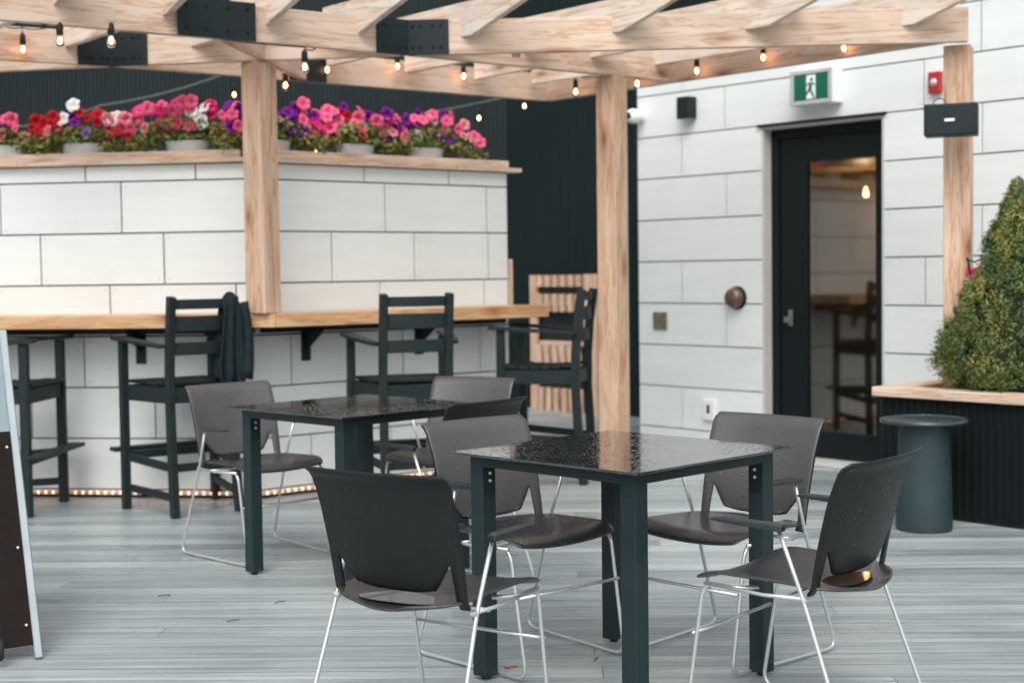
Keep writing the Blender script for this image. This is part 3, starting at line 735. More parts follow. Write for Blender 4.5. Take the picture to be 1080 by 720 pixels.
# box speaker strapped to the right post
t = thing('outdoor_speaker', 'wide black box speaker with a cable loop on the right post', 'speaker', (2.335, 7.66, 1.995), R(-20))
g = MB(); g.box(-.135, .135, -.12, .04, 0, .165); g.build('cabinet', M['black_metal'], t, bevel=.008, seg=2)
g = MB(); g.box(-.03, .02, -.1235, -.1205, .072, .086); g.build('badge', M['white_plastic'], t)
pts = [(-.06+.035*math.cos(a), -.04, .165+.035*math.sin(a)) for a in [PI*k/10 for k in range(11)]]
MB().tube(pts, .003, 6).build('cable_loop', M['black_metal'], t)

# ------------------------------------------------------------------ planter, tree, side table
t = thing('planter', 'dark ribbed planter box with a cedar rim beside the door', 'planter', (1.985, 7.735, 0), -.84)
PL, PD = 2.1, .86      # local x along the front, local y towards the wall
pts = []; n = int(PL/.045)
for i in range(n):
    for u, v in ((0, 0), (.32, 0), (.42, .010), (.90, .010)): pts.append(((i+u)*.045, v))
pts.append((n*.045, 0))
g = MB(); vs = []; [vs.extend([(x, y, .02), (x, y, .62)]) for x, y in pts]
g.add(vs, [[2*i, 2*i+2, 2*i+3, 2*i+1] for i in range(len(pts)-1)])
vs = []; py = [(0, y*PD/20+(0.01 if k else 0)*1, ) for y in range(20) for k in (0, 1)]
n2 = int(PD/.045); yp = []
for i in range(n2):
    for u, v in ((0, 0), (.32, 0), (.42, .010), (.90, .010)): yp.append((v, (i+u)*.045))
yp.append((0, n2*.045)); vs = []
for x, y in yp: vs += [(x, y, .02), (x, y, .62)]
g.add(vs, [[2*i+2, 2*i, 2*i+1, 2*i+3] for i in range(len(yp)-1)])
g.build('ribbed_body', M['planter_black'], t)
MB().box(.02, PL, .015, PD, 0, .60).build('core', M['gap'], t)
g = MB(); g.box(-.04, PL, -.04, .10, .625, .675); g.build('rim_board', M['cedar'], t, bevel=.004)
g = MB(); g.box(-.04, .10, 0, PD-.101, .626, .674); o = g.build('rim_board', mat_wood('cedar_rim_y', (.62, .43, .29), (.50, .31, .19), (.70, .54, .40), axis='y'), t, bevel=.004); o.location = (0, .101, 0)
g = MB(); g.box(-.04, PL, PD, PD+.12, .625, .675); g.build('rim_board', M['cedar'], t, bevel=.004)
g = MB(); g.box(.10, PL-.01, .10, PD, .60, .635); g.build('soil', M['soil'], t)

rnd = random.Random(4)
def leaf_blob(mb, c, size, nrm, rr):
    """small pointed leaf quad"""
    n = Vector(nrm).normalized(); u = n.orthogonal().normalized(); u.rotate(Matrix.Rotation(rr.uniform(0, 2*PI), 3, n)); v = n.cross(u)
    c = Vector(c); L = size; W2 = size*.45
    mb.add([c-u*L*.5, c+v*W2*.5+n*W2*.1, c+u*L*.5+n*L*.12, c-v*W2*.5+n*W2*.1], [[0, 1, 2, 3]])
# conifer
t = thing('cone_shrub', 'clipped cone shaped evergreen shrub growing in the planter', 'shrub', (2.65, 7.57, .63))
g = MB(); g.tube([(0, 0, .0), (.01, 0, .5), (0, .01, 1.0)], .03, 8, r1=.008); g.build('trunk', M['trunk'], t)
g = MB()
Ht = 1.09
def prof(h):
    # h 0..1 -> radius
    if h < .14: return .33+.09*math.sin(h/.14*PI/2)
    q = (h-.14)/.86
    return (.39*(1-q)**.95+.012+.02*math.sin(q*9))*(1-.42*max(0, (q-.70)/.30)**.8 if q > .7 else 1)
clumps = []
for i in range(1500):
    h = rnd.random()**1.35; a = rnd.uniform(0, 2*PI); ro = prof(h)*(rnd.uniform(.78, 1.05)+.05*math.sin(5*a+9*h))
    clumps.append((ro*math.cos(a), ro*math.sin(a), .075+h*(Ht-.045), rnd.uniform(.024, .046)*(1-.5*h), a))
for h in (.99, .97, .94, .90, .86): clumps.append((rnd.uniform(-.01, .01), rnd.uniform(-.01, .01), .03+h*Ht, .02, 0))
for (cx, cy, cz, cr, a) in clumps:
    upd = Vector((math.cos(a)*.6, math.sin(a)*.6, .8))
    for k in range(46):
        d = Vector((rnd.gauss(0, 1), rnd.gauss(0, 1), rnd.gauss(0, 1))).normalized()*cr*rnd.uniform(.2, 1.3)
        d.z *= 1.5
        nn = (d.normalized()+upd*.5+Vector((rnd.uniform(-.6, .6),)*3))
        leaf_blob(g, Vector((cx, cy, cz))+d, rnd.uniform(.012, .022), nn, rnd)
g.build('foliage', M['boxwood'], t)
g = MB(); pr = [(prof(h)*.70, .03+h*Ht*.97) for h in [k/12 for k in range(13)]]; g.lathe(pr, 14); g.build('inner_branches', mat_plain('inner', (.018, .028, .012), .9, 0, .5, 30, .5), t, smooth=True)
# pink garden gloves and pruner hanging on the post behind the shrub
t = thing('pink_cloth', 'pink cloth and black clip hanging on the post beside the cone shrub', 'cloth', (2.46, 7.70, 1.30))
g = MB()
vs = []; fs = []
for i in range(7):
    for j in range(7):
        x = (i/6-.5)*.07*(1+.3*math.sin(j)); z = -j/6*.10; vs.append((x, -.02+.012*math.sin(i*2.1+j*.8), z+.03*abs(i/6-.5)))
for i in range(6):
    for j in range(6): fs.append([i*7+j, i*7+j+1, (i+1)*7+j+1, (i+1)*7+j])
g.add(vs, fs); g.build('fabric', M['pinkcloth'], t, smooth=True, solid=.006)
g = MB(); g.tube([(-.04, -.03, .06), (-.03, -.035, 0), (-.02, -.03, -.06)], .006, 6); g.tube([(-.045, -.03, .05), (0, -.035, .035), (.03, -.03, .05)], .005, 6); g.build('clip', M['black_metal'], t)

# drum side table
t = thing('drum_side_table', 'round teal drum side table in front of the planter', 'side table', (2.055, 7.19, 0))
g = MB(); g.lathe([(.136, .004), (.139, .03), (.133, .25), (.122, .535)], 40); g.build('drum_base', M['stool'], t, smooth='auto')
MB().lathe([(.135, 0), (.135, .0035)], 40).build('foot_ring', M['rubber'], t)
g = MB(); g.lathe([(.20, .536), (.214, .540), (.217, .548), (.214, .556), (.208, .5575), (.204, .553)], 48, cap=True); g.build('table_top', mat_shell('stool_top', (.03, .05, .056), True, .2), t, smooth='auto')

# leaning slatted screen
t = thing('slatted_screen', 'folded slatted wood screen leaning on the dark siding', 'wood screen', at('alcove', -10.16, -.08), rz_of('alcove'), None)
g = MB(); SW = .90
FR = Matrix.Identity(4)
MB().box(0, .085, -.02, .02, .0, 1.28).build('stile', M['cedar_up'], t, bevel=.003)
MB().box(SW-.17, SW, -.022, .022, .0, 1.285).build('stile', M['cedar_up'], t, bevel=.003)
for k, (z0, z1, mt) in enumerate(((1.10, 1.17, 'black_metal'), (.22, .33, 'black_metal'), (1.0, 1.03, 'cedar'), (.62, .66, 'cedar'))):
    MB().box(.087, SW-.172, .024, .05, z0, z1).build('rail', M[mt], t)
ns = 6
for i in range(ns):
    x = .10+i*(SW-.172-.10)/ns
    for z0, z1 in ((1.17, 1.28), (.93, 1.10), (.35, .62), (.0, .22)):
        g = MB(); g.box(0, .062, -.017, .017, 0, z1-z0-.002)
        o = g.build('slat', M['cedar_up'], t, bevel=.002); o.location = (x, 0, z0+.001)
        if z0 in (.93, .35): o.rotation_euler = (0, R(-7), 0)
MB().box(.087, SW-.172, .052, .06, .0, 1.27).build('backing', M['gap'], t)

# ------------------------------------------------------------------ tables
def table(xy, rz, label, W=.79, leg_in=.078, group='black square patio tables'):
    t = thing('patio_table', label, 'table', (*xy, 0), rz, group)
    h = W/2
    o = MB().box(-h, h, -h, h, .733, .741).build('table_top', M['wet_top'], t, bevel=.0015)
    lw = .058; a = h-leg_in
    g = MB()
    for sx, sy, dx, dy in ((0, 1, 1, 0), (0, -1, 1, 0), (1, 0, 0, 1), (-1, 0, 0, 1)):
        if dx: g.box(-a+lw/2, a-lw/2, sy*(a+lw/2-.004)-.004, sy*(a+lw/2-.004)+.004, .695, .7325)
        else: g.box(sx*(a+lw/2-.004)-.004, sx*(a+lw/2-.004)+.004, -a+lw/2, a-lw/2, .695, .7325)
    g.build('apron', M['table_frame'], t, bevel=.001)
    for sx in (-1, 1):
        for sy in (-1, 1):
            g = MB(); g.box(-lw/2, lw/2, -lw/2, lw/2, .012, .7325); l = g.build('leg', M['table_frame'], t, bevel=.003, seg=2); l.location = (sx*a, sy*a, 0)
            MB().lathe([(.014, .0), (.014, .012)], 10).build('foot', M['rubber'], l)
            g = MB()
            # fixing plate with two bolts on the side of the leg
            sgn = -sx; Ry = Matrix.Rotation(math.atan2(0, 1), 4, 'Z')
            for face in (0, 1):
              Fm = Matrix.Identity(4) if face == 0 else (Matrix.Rotation(R(90)*(-sy*sgn), 4, 'Z') if True else None)
              g = MB()
              vx = sorted((sgn*lw/2, sgn*lw/2+sgn*.003)); g.box(vx[0], vx[1], -.022, .022, .60, .695, Fm); g.build('bolt_plate', M['black_metal'], l)
              for z in (.672, .648):
                  g = MB(); g.lathe([(.006, 0), (.005, .004)], 8, c=Fm @ Vector((sgn*lw/2+sgn*.003, 0, z)), M=Fm.to_3x3().to_4x4() @ Matrix.Rotation(R(90)*sgn, 4, 'Y')); g.build('bolt', M['chrome'], l)
            continue
            g.box(sgn*lw/2, sgn*lw/2+sgn*.003, -.022, .022, .60, .70)
            p = g.build('bolt_plate', M['black_metal'], l)
            g = MB()
            for z in (.672, .648):
                g.lathe([(.006, 0), (.005, .004)], 8, c=(sgn*lw/2+sgn*.003, 0, z), M=Matrix.Rotation(R(90)*sgn, 4, 'Y'))
            g.build('bolt', M['chrome'], l)
    return t
t1 = table((.3486, 4.6313), .787, 'wet black square table nearest the camera, between four chairs')
t2 = table((-.6952, 6.3269), .7966, 'wet black square table further back, in front of the bar stools', .80)

# ------------------------------------------------------------------ sled chairs
def make_chair(label):
    t = thing('patio_chair', label, 'chair', (0, 0, 0), 0, 'grey plastic sled chairs')
    # seat: dished grid with waterfall front and rounded tray-like rear
    n, m = 16, 20; vs = []; fs = []
    for j in range(m+1):
        v = j/m; y = -.235+v*(.235+.235)
        if y < -.09: hw = .222*math.sqrt(max(0.02, 1-((-.09-y)/.152)**2.6))
        elif y > .15: hw = .236*(1-.10*((y-.15)/.085)**3)
        else: hw = .222+.014*(y+.09)/.24
        for i in range(n+1):
            u = i/n*2-1; x = hw*u
            z = .440+.012*abs(u)**2.5-.010*math.cos(u*PI/2)*(1-abs(v-.45))
            if v > .80: z -= .030*((v-.80)/.20)**2.0
            if v < .35: z -= .010*((.35-v)/.35)
            z += .012*(v-.3)
            vs.append((x, y, z))
    for j in range(m):
        for i in range(n): fs.append([j*(n+1)+i, j*(n+1)+i+1, (j+1)*(n+1)+i+1, (j+1)*(n+1)+i])
    g = MB().add(vs, fs); g.build('seat', M['shell'], t, smooth=True, solid=.010, sub=1)
    # back: broad panel with chamfered lower corners, side struts running down to the seat
    def S(u, v):
        # u -1..1, v 0 (seat) .. 1 (top)
        z = .432+.362*v
        y = -.150-.085*v-.035*v*v + .030*(abs(u)**2)*(.25+.75*min(1, v*1.4)) - .022*math.sin(min(1, v)*PI)*(1-abs(u)**2)*.6
        if v > .93: y -= .022*((v-.93)/.07)**1.5; 
        hw = .222+.010*v
        return (hw*u, y, z)
    g = MB(); vc = .33; vb = .085; us = .165     # strut width fraction
    rowsU = [-1, -1+us*.5, -1+us]+[-1+us+(2-2*us)*k/14 for k in range(1, 14)]+[1-us, 1-us*.5, 1]
    nu = len(rowsU); vs = []; fs = []
    vv = [vc+(1-vc)*k/16 for k in range(17)]
    for v in vv:
        for u in rowsU:
            uu = u
            if v > .95: uu = u*(1-.02*((v-.95)/.05)**2*abs(u)**8)
            vs.append(S(uu, v))
    for j in range(16):
        for i in range(nu-1): fs.append([j*nu+i, j*nu+i+1, (j+1)*nu+i+1, (j+1)*nu+i])
    base_row = 0
    # struts
    ks = 8
    def addv(p): vs.append(p); return len(vs)-1
    for side in (-1, 1):
        idx = [0, 1, 2] if side < 0 else [nu-3, nu-2, nu-1]
        prev = [base_row+i for i in idx]
        for k in range(1, ks+1):
            v = vc*(1-k/ks)
            w_ = us*(1-.2*k/ks)
            cols = [-1, -1+w_*.5, -1+w_] if side < 0 else [1-w_, 1-w_*.5, 1]
            cur = []
            for u in cols:
                x, y, z = S(u, v)
                if k == ks: z = .425; y += .012
                cur.append(addv((x, y, z)))
            for a in range(2): fs.append([cur[a], cur[a+1], prev[a+1], prev[a]])
            prev = cur
    # centre panel
    prev = [base_row+i for i in range(2, nu-2)]; nc = len(prev)
    for k in range(1, ks+1):
        v = vc-(vc-vb)*k/ks
        q = k/ks
        half = (1-us)*(1-.32*q**1.15)
        half -= .006
        cur = []
        for a in range(nc):
            u = (a/(nc-1)*2-1)*half; x, y, z = S(u, v)
            if k == ks: z += .012*abs(u/half)**4
            cur.append(addv((x, y, z)))
        for a in range(nc-1): fs.append([cur[a], cur[a+1], prev[a+1], prev[a]])
        prev = cur
    g.add(vs, fs); o = g.build('backrest', M['shell_back_shaded'], t, smooth=True, solid=.008); o.data.materials.append(M['shell_front_skylit']); o.modifiers['solid'].material_offset = 1  # outer skin coloured as shaded, inner skin as lit by the sky
    # wire frame, one bent rod per side, and cross rods
    for s in (-1, 1):
        p = [(s*.17, .05, .418), (s*.224, .10, .418), (s*.228, .195, .425), (s*.223, .262, .012), (s*.258, -.275, .012), (s*.238, -.125, .42), (s*.244, -.055, .604)]
        P = [Vector(q) for q in p]
        pts = rounded(P, .05, 5)
        MB().tube(pts, .0062, 9).build('side_frame', M['chrome'], t, smooth=True)
        # under-seat rail
        MB().tube([(s*.231, .19, .424), (s*.233, .0, .414), (s*.238, -.125, .420)], .0058, 8).build('seat_rail', M['chrome'], t, smooth=True)
        g = MB()
        Mx = Matrix.Translation((s*.252, 0, 0))
        yy0, yy1 = -.075, .150
        g.prism([(-.0, 0)], 0, 0) if False else None
        vs = []
        prof_ = [(yy0, .600, .618, .013), (yy0+.03, .600, .621, .017), (.03, .606, .622, .019), (yy1-.03, .610, .622, .018), (yy1, .612, .619, .012)]
        for (y, za, zb_, hw) in prof_: vs += [(-hw, y, za), (hw, y, za), (hw, y, zb_), (-hw, y, zb_)]
        fs2 = [[0, 1, 2, 3], [4*4+3, 4*4+2, 4*4+1, 4*4]]
        for i in range(4):
            for k in range(4): fs2.append([4*i+k, 4*i+4+k, 4*i+4+(k+1) % 4, 4*i+(k+1) % 4])
        g.add([Mx @ Vector(v) for v in vs], fs2); g.build('armrest', M['pad'], t, bevel=.004, seg=2)
        g = MB(); g.tube([(s*.225, -.130, .415), (s*.243, -.130, .418)], .0085, 10); g.build('pivot', M['chrome'], t, smooth='auto')
    MB().tube([(-.226, .235, .27), (.226, .235, .27)], .0058, 8).build('stretcher', M['chrome'], t, smooth=True)
    MB().tube([(-.234, -.06, .412), (.234, -.06, .412)], .0058, 8).build('stretcher', M['chrome'], t, smooth=True)
    return t
chair_spots = [
    (-.234, 4.007, -.574, 'grey plastic chair nearest us, its dark back turned this way, left of near table'),
    (.834, 4.14, .883, 'grey plastic chair seen from the side, on the right of the near table'),
    (.726, 4.915, 2.335, 'wet grey plastic chair facing us beyond the near table, between it and the drum table'),
    (.028, 4.903, -2.424, 'wet grey plastic chair tucked behind the left corner of the near table'),
    (-1.208, 6.775, 3.88, 'grey plastic chair left of the farther table, below the stool with the jacket'),
    (-.312, 6.93, 2.631, 'pale wet chair back rising behind the right corner of the farther table'),
    (-.29, 6.03, .86, 'dark chair back turned to us on the right side of the farther table'),
]
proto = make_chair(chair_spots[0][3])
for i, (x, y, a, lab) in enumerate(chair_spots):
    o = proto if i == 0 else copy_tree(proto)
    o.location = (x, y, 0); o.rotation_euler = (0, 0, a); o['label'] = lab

# rain pooled at the back of two seats
for o_, rx, ry in ((bpy.data.objects['patio_chair'], .150, .062), (bpy.data.objects['patio_chair.001'], .120, .055)):
    g = MB(); n = 28; vs = []
    for k in range(n):
        a = 2*PI*k/n; q = 1+.07*math.sin(3*a+1)+.05*math.sin(5*a); vs.append((rx*q*math.cos(a), -.140+ry*q*math.sin(a), .4372))
    g.add(vs, [list(range(n))]); g.build('puddle', M['puddle'], o_)

# ------------------------------------------------------------------ bar chairs
def make_bar_chair(label):
    t = thing('bar_chair', label, 'bar chair', (0, 0, 0), 0, 'black slatted bar chairs at the counter')
    m = M['bar_chair']
    for s in (-1, 1):
        g = MB(); g.sweepbox([(s*.19, -.292, 0), (s*.186, -.262, .28), (s*.184, -.245, .60), (s*.184, -.248, .80), (s*.183, -.262, 1.0), (s*.183, -.290, 1.205)], .042, .052); g.build('back_post', m, t, bevel=.004)
        g = MB(); g.sweepbox([(s*.272, .205, 0), (s*.270, .205, .955)], .044, .050); g.build('front_leg', m, t, bevel=.004)
        # armrest: plank tapering to the back post
        vs = []
        for y, x, hw, z in ((.275, .285, .034, .962), (.10, .275, .036, .950), (-.10, .245, .030, .936), (-.255, .222, .018, .925)):
            vs += [(s*(x-hw), y, z), (s*(x+hw), y, z), (s*(x+hw), y, z+.022), (s*(x-hw), y, z+.022)]
        fs = [[0, 1, 2, 3], [15, 14, 13, 12]]
        for i in range(3):
            for k in range(4): fs.append([4*i+k, 4*i+4+k, 4*i+4+(k+1) % 4, 4*i+(k+1) % 4])
        MB().add(vs, fs).build('armrest', m, t, bevel=.003)
        MB().beam((s*.262, .19, .665), (s*.190, -.235, .665), .024, .085).build('apron', m, t, bevel=.003)
        MB().beam((s*.262, .19, .30), (s*.186, -.262, .27), .022, .045).build('side_rail', m, t, bevel=.003)
        MB().beam((s*.264, .19, .125), (s*.188, -.275, .11), .022, .042).build('side_rail', m, t, bevel=.003)
    for z0, z1, y in ((1.135, 1.190, -.278), (1.015, 1.098, -.268), (.885, .955, -.256)):
        g = MB(); n = 8; vs = []
        for i in range(n+1):
            u = i/n*2-1; x = u*.165; yy = y-.020*(1-u*u)
            vs += [(x, yy-.009, z0), (x, yy+.009, z0), (x, yy+.009, z1), (x, yy-.009, z1)]
        fs = [[0, 1, 2, 3], [4*n+3, 4*n+2, 4*n+1, 4*n]]
        for i in range(n):
            for k in range(4): fs.append([4*i+k, 4*i+4+k, 4*i+4+(k+1) % 4, 4*i+(k+1) % 4])
        g.add(vs, fs); g.build('back_slat', m, t, bevel=.003)
    for k in range(7):
        y = .215-k*.068; hw = .238-.060*k/6*.9; z = .722-.012*math.sin(PI*k/6)
        if k == 0: z -= .006
        MB().box(-hw, hw, y-.030, y+.030, z, z+.018).build('seat_slat', m, t, bevel=.003)
    MB().beam((-.25, .205, .665), (.25, .205, .665), .024, .085).build('apron', m, t, bevel=.003)
    MB().beam((-.165, -.245, .665), (.165, -.245, .665), .024, .085).build('apron', m, t, bevel=.003)
    MB().box(-.32, .32, .232, .325, .325, .347).build('footrest', m, t, bevel=.004)
    MB().beam((-.25, .205, .305), (.25, .205, .305), .022, .045).build('cross_rail', m, t, bevel=.003)
    MB().beam((-.17, -.262, .27), (.17, -.262, .27), .022, .045).build('cross_rail', m, t, bevel=.003)
    return t
bars = [(-1.863, 8.153, .63, 'black bar chair with a dark jacket hung over its back'),
        (-.60, 8.10, .306, 'black bar chair at the counter behind the farther table'),
        (.197, 9.10, 1.313, 'black bar chair at the far end of the counter in front of the slatted screen'),
        (-2.87, 8.19, -1.626, 'black bar chair at the left end of the counter, turned sideways beside the sign board')]
proto = make_bar_chair(bars[0][3])
for i, (x, y, a, lab) in enumerate(bars):
    o = proto if i == 0 else copy_tree(proto)
    o.location = (x, y, 0); o.rotation_euler = (0, 0, a); o['label'] = lab

# jacket over the right back post of the first bar chair
bx, by, ba = bars[0][:3]
hx = bx+math.cos(ba)*.15-math.sin(ba)*(-.285); hy = by+math.sin(ba)*.15+math.cos(ba)*(-.285)
t = thing('jacket', 'dark teal jacket draped over the back of a black bar chair', 'jacket', (hx, hy, .70), ba)
def drape(sy, length, wtop, wbot, seed):
    rr = random.Random(seed); vs = []; fs = []; n, m = 22, 16
    ph = rr.uniform(0, 6)
    for j in range(m+1):
        v = j/m; z = .525-length*v; hw = (wtop+(wbot-wtop)*min(1, v*1.4))/2
        for i in range(n+1):
            u = i/n*2-1
            fold = .016*math.sin(u*7+ph+v*1.5)*(.25+v)+.008*math.sin(u*15+2*ph-v*2)*v
            y = sy*(.030+.012*v)+fold*sy
            zz = z-.05*abs(u)**2.2*(1-.4*v)+.012*math.sin(u*5+ph)*v
            if v < .12: y *= (v/.12)**.5
            vs.append((hw*u+.012*math.sin(v*4+ph)+.012*v, y, zz))
    for j in range(m):
        for i in range(n): fs.append([j*(n+1)+i, j*(n+1)+i+1, (j+1)*(n+1)+i+1, (j+1)*(n+1)+i])
    return vs, fs
g = MB(); g.add(*drape(-1, .50, .10, .15, 3)); g.add(*drape(1, .46, .10, .14, 8)); g.build('fabric', M['jacket'], t, smooth=True, solid=.008)
sl_ = []
for k in range(9):
    v = k/8; sl_.append((.075+.02*math.sin(v*3), -.05-.01*v, .47-.43*v))
g = MB(); g.tube(sl_, .022, 10, r1=.034); g.build('sleeve', M['jacket'], t, smooth=True)

# ------------------------------------------------------------------ sandwich board at the left edge
u2 = Vector((-.88, -.475, 0)).normalized(); nb = Vector((-.475, .88, 0)).normalized()
base = Vector((-1.642, 4.95, 0)); tilt = math.atan(.50)
t = thing('sandwich_board', 'dark A-frame sign board in a silver frame, cut off by the picture edge', 'sign board', base)
def pb(a, h, off=0, back=False):
    """a along the board, h up the slope, off out of the board face"""
    e = Vector((0, 0, math.cos(tilt)))+nb*math.sin(tilt)*(1 if not back else -1)
    n = nb*-math.cos(tilt)+Vector((0, 0, math.sin(tilt)))
    if back: n = nb*math.cos(tilt)+Vector((0, 0, math.sin(tilt)))
    o0 = nb*(1.25*math.sin(tilt)*2+.05) if back else Vector((0, 0, 0))
    return o0+u2*a+e*h+n*off
def bslab(mb, a0, a1, h0, h1, o0, o1, back=False):
    vs = [pb(a, h, o, back) for o in (o0, o1) for a, h in ((a0, h0), (a1, h0), (a1, h1), (a0, h1))]
    mb.add(vs, [[3, 2, 1, 0], [4, 5, 6, 7], [0, 1, 5, 4], [1, 2, 6, 5], [2, 3, 7, 6], [3, 0, 4, 7]])
for back in (False, True):
    g = MB(); bslab(g, 0, .028, 0, 1.25, -.012, .016, back); bslab(g, .642, .67, 0, 1.25, -.012, .016, back); bslab(g, .0285, .6415, 1.21, 1.25, -.012, .016, back); bslab(g, .0285, .6415, .07, .10, -.012, .012, back)
    fo = g.build('frame', M['silver'], t, bevel=.004)
    g = MB(); bslab(g, .029, .641, .05, .84, .002, .014, back); pn = g.build('panel', M['board'], t)
    g = MB(); bslab(g, .029, .641, .842, 1.209, .001, .012, back); g.build('header', M['header_grey'], t)
    for h in (.12, .40, .78):
        g = MB(); c = pb(.045, h, .014, back); n = (pb(.045, h, 1, back)-pb(.045, h, 0, back)).normalized(); g.lathe([(.006, 0), (.004, .004)], 8, c=c, M=n.to_track_quat('Z', 'Y').to_matrix().to_4x4())
        g.build('screw', M['chrome'], pn)
ax = u2.to_track_quat('Z', 'Y').to_matrix().to_4x4()
for a in (.15, .56):
    MB().lathe([(.014, -.012), (.035, -.012), (.040, -.006), (.040, .006), (.035, .012), (.014, .012)], 20, c=pb(a, .0, .045)+Vector((0, 0, .040)), M=ax).build('wheel', M['rubber'], t, smooth='auto')

# ------------------------------------------------------------------ flower pots
petal_mesh = {}
def blossom_mesh(rad=.046):
    vs = [(0, 0, -.012)]; n = 30; rings = [(.25, -.004), (.55, .004), (.85, .007), (1.0, .002)]
    for q, z in rings:
        for k in range(n):
            a = 2*PI*k/n; lob = 1-.13*q*q*(abs(math.cos(2.5*a))**3)
            vs.append((rad*q*lob*math.cos(a), rad*q*lob*math.sin(a), z+.005*q*math.sin(5*a+.7)+.003*q*math.sin(11*a)))
    fs = [[0, 1+k, 1+(k+1) % n] for k in range(n)]
    for i in range(3):
        for k in range(n): fs.append([1+i*n+k, 1+(i+1)*n+k, 1+(i+1)*n+(k+1) % n, 1+i*n+(k+1) % n])
    return vs, fs
bv, bf = blossom_mesh()
for c in PET:
    me = bpy.data.meshes.new('blossom'); me.from_pydata(bv, [], bf); me.materials.append(M['petal_'+c]); me.polygons.foreach_set('use_smooth', [True]*len(me.polygons)); me.update(); petal_mesh[c] = me
def flower_pot(wall, s, label, cols, spread, nb_, seed, hgt=.26, special=()):
    rr = random.Random(seed)
    t = thing('flower_pot', label, 'flower pot', at(wall, s, .125, 2.005), rz_of(wall), 'petunia pots on the bar wall')
    Sx = Matrix.Diagonal((1.18, .62, 1, 1))
    g = MB(); g.lathe([(.085, 0), (.100, .02), (.112, .095), (.116, .10), (.118, .112), (.112, .115), (.106, .108), (.10, .09)], 32, M=Sx); g.build('pot', M['white_plastic'], t, smooth='auto')
    g = MB()
    for k in range(34):
        a = rr.uniform(0, 2*PI); ex = rr.uniform(.1, 1)*spread; ey = rr.uniform(-.12, .10); top = .10+hgt*rr.uniform(.2, .85)*(1-.45*(ex/spread)**2)
        x = math.copysign(ex, math.cos(a)); g.tube([(x*.15, ey*.2, .07), (x*.5, ey*.6, top*.75), (x, ey, top)], .0022, 4)
    g.build('stems', M['stem'], t)
    g = MB()
    for k in range(2300):
        u = max(-1.15, min(1.15, rr.gauss(0, .50))); x = u*spread
        y = rr.gauss(-.01, .055); hh = .10+(hgt*.72)*(1-.5*u*u)*rr.random()**.8-.03*abs(u)-(.06*rr.random() if rr.random() < .25 else 0)
        y = max(-.16, min(.13, y))
        if abs(x) < .15: hh = max(hh, .118+.02*rr.random())
        leaf_blob(g, (x, y, hh), rr.uniform(.022, .050), (rr.gauss(0, 1), rr.gauss(-.4, 1), rr.gauss(.7, .8)), rr)
    g.build('foliage', M['petunia_leaf'], t)
    placed = []
    for k in range(int(nb_*1.08)):
        for _ in range(30):
            u = rr.uniform(-1, 1); x = u*spread; z = .135+hgt*(1-.30*u*u)*rr.uniform(.12, 1.0); y = -.03-.09*rr.random()+.05*(z/.4)
            if all((x-a)**2+(z-b)**2 > .040**2 for a, b in placed): break
        placed.append((x, z))
        # colour follows position along the pot
        ci = int((u+1)/2*len(cols)*.999); c = rr.choice(cols[ci])
        o = bpy.data.objects.new('blossom', petal_mesh[c]); C.objects.link(o); o.parent = t
        o.location = (x, y, z); sc_ = rr.uniform(.72, 1.08); o.scale = (sc_, sc_, sc_)
        d = Vector((rr.uniform(-.8, .8), -1, rr.uniform(-.25, .9))); o.rotation_euler = d.to_track_quat('Z', 'Y').to_euler()
    for (x, z, c) in special:
        o = bpy.data.objects.new('blossom', petal_mesh[c]); C.objects.link(o); o.parent = t; o.location = (x, -.06, z); o.rotation_euler = Vector((rr.uniform(-.3, .3), -1, .3)).to_track_quat('Z', 'Y').to_euler()
P_, Mg, Rd, Wh, Pu, Li, Sa = 'pink', 'magenta', 'red', 'white', 'purple', 'lilac', 'salmon'
flower_pot('L', -4.235, 'white pot of magenta and pink petunias at the left end of the bar wall', [[Mg, P_], [Mg, P_, Pu], [Mg, P_, P_], [P_, Sa, Rd]], .32, 24, 11, .15)
flower_pot('L', -3.735, 'white pot of red, white and purple petunias, second along the bar wall', [[Rd, Rd, Mg, P_], [Wh, Rd, Pu], [Rd, Pu, P_, Li], [P_, Sa, Wh, Rd]], .31, 26, 12, .16, ((-.03, .34, Wh), (-.10, .26, Wh), (.22, .25, Wh)))
flower_pot('L', -3.08, 'white pot of bright pink and white petunias just left of the cedar post', [[P_, P_, Sa, Mg], [Mg, P_, P_], [P_, Wh, Mg], [Rd, Pu, P_]], .40, 38, 13, .21, ((.05, .28, Wh), (.10, .25, Wh), (0, .34, P_), (-.22, .31, P_)))
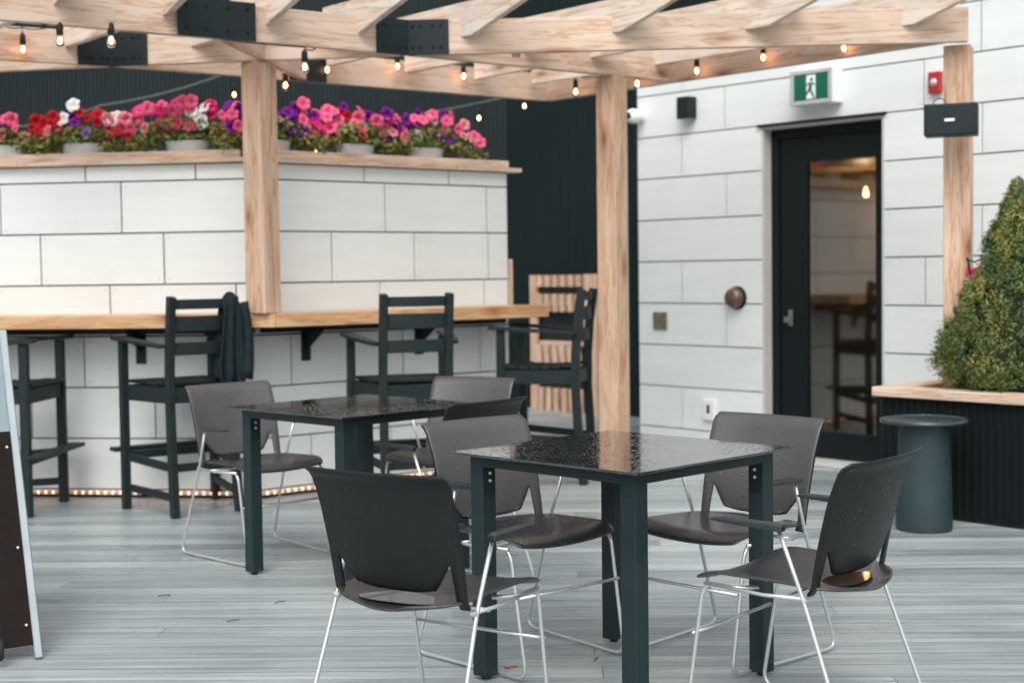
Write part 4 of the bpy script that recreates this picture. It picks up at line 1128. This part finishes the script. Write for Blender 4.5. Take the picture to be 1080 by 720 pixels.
flower_pot('R', 4.33, 'white pot of deep purple petunias just right of the cedar post', [[Pu, P_], [Pu, Pu, Li], [Pu, Pu], [P_, Mg, Pu]], .30, 26, 14, .21, ((.20, .34, P_),))
flower_pot('R', 4.93, 'white pot of mixed red, pink and purple petunias in the middle of the angled wall', [[P_, P_, Mg], [Rd, Pu, P_], [P_, P_, Pu], [P_, Sa, Pu]], .33, 32, 15, .21)
flower_pot('R', 5.47, 'white pot of pink and purple petunias at the far end of the bar wall', [[Pu, P_], [P_, Pu, Wh], [P_, P_, Pu], [P_, P_, Sa, Pu]], .36, 34, 16, .21, ((.02, .30, Wh), (.36, .20, P_), (.40, .17, P_)))

# ------------------------------------------------------------------ litter: fallen leaves, twigs
rl = random.Random(9)
for i, (x, y, lab) in enumerate(((.19, 4.28, 'small brown leaf fallen under the near table'), (.78, 4.72, 'small brown leaf at the foot rail of the chair facing us'), (-.02, 4.75, 'small brown leaf beside the left leg of the near table'))):
    g = MB(); n = 8; vs = [(.022*math.cos(2*PI*k/n)*(1+.2*math.cos(4*PI*k/n)), .010*math.sin(2*PI*k/n), .004+.003*math.cos(4*PI*k/n)) for k in range(n)]
    g.add(vs, [list(range(n))]); o = g.build('fallen_leaf', M['leafbrown'], None, solid=.0012); o.location = (x, y, 0); o.rotation_euler = (0, 0, rl.uniform(0, 3)); tag(o, lab, 'leaf', 'fallen leaves')
for i, (x, y, a, lab) in enumerate(((-.95, 5.75, .9, 'dark twig on the wet deck in front of the farther table'), (-1.08, 5.45, .7, 'dark twig on the wet deck beside the farther table leg'), (.27, 4.83, 1.35, 'short twig on the wet deck between the near table legs'), (.66, 4.02, 1.5, 'short dark twig on the wet deck by the front table leg'), (-1.45, 5.9, .5, 'dark twig on the open deck on the left'))):
    g = MB(); g.tube([(-.025, 0, .003), (0, .004, .0045), (.028, -.002, .003)], .0016, 5); o = g.build('twig', M['rubber']); o.location = (x, y, 0); o.rotation_euler = (0, 0, a); tag(o, lab, 'twig', 'twigs on the deck')
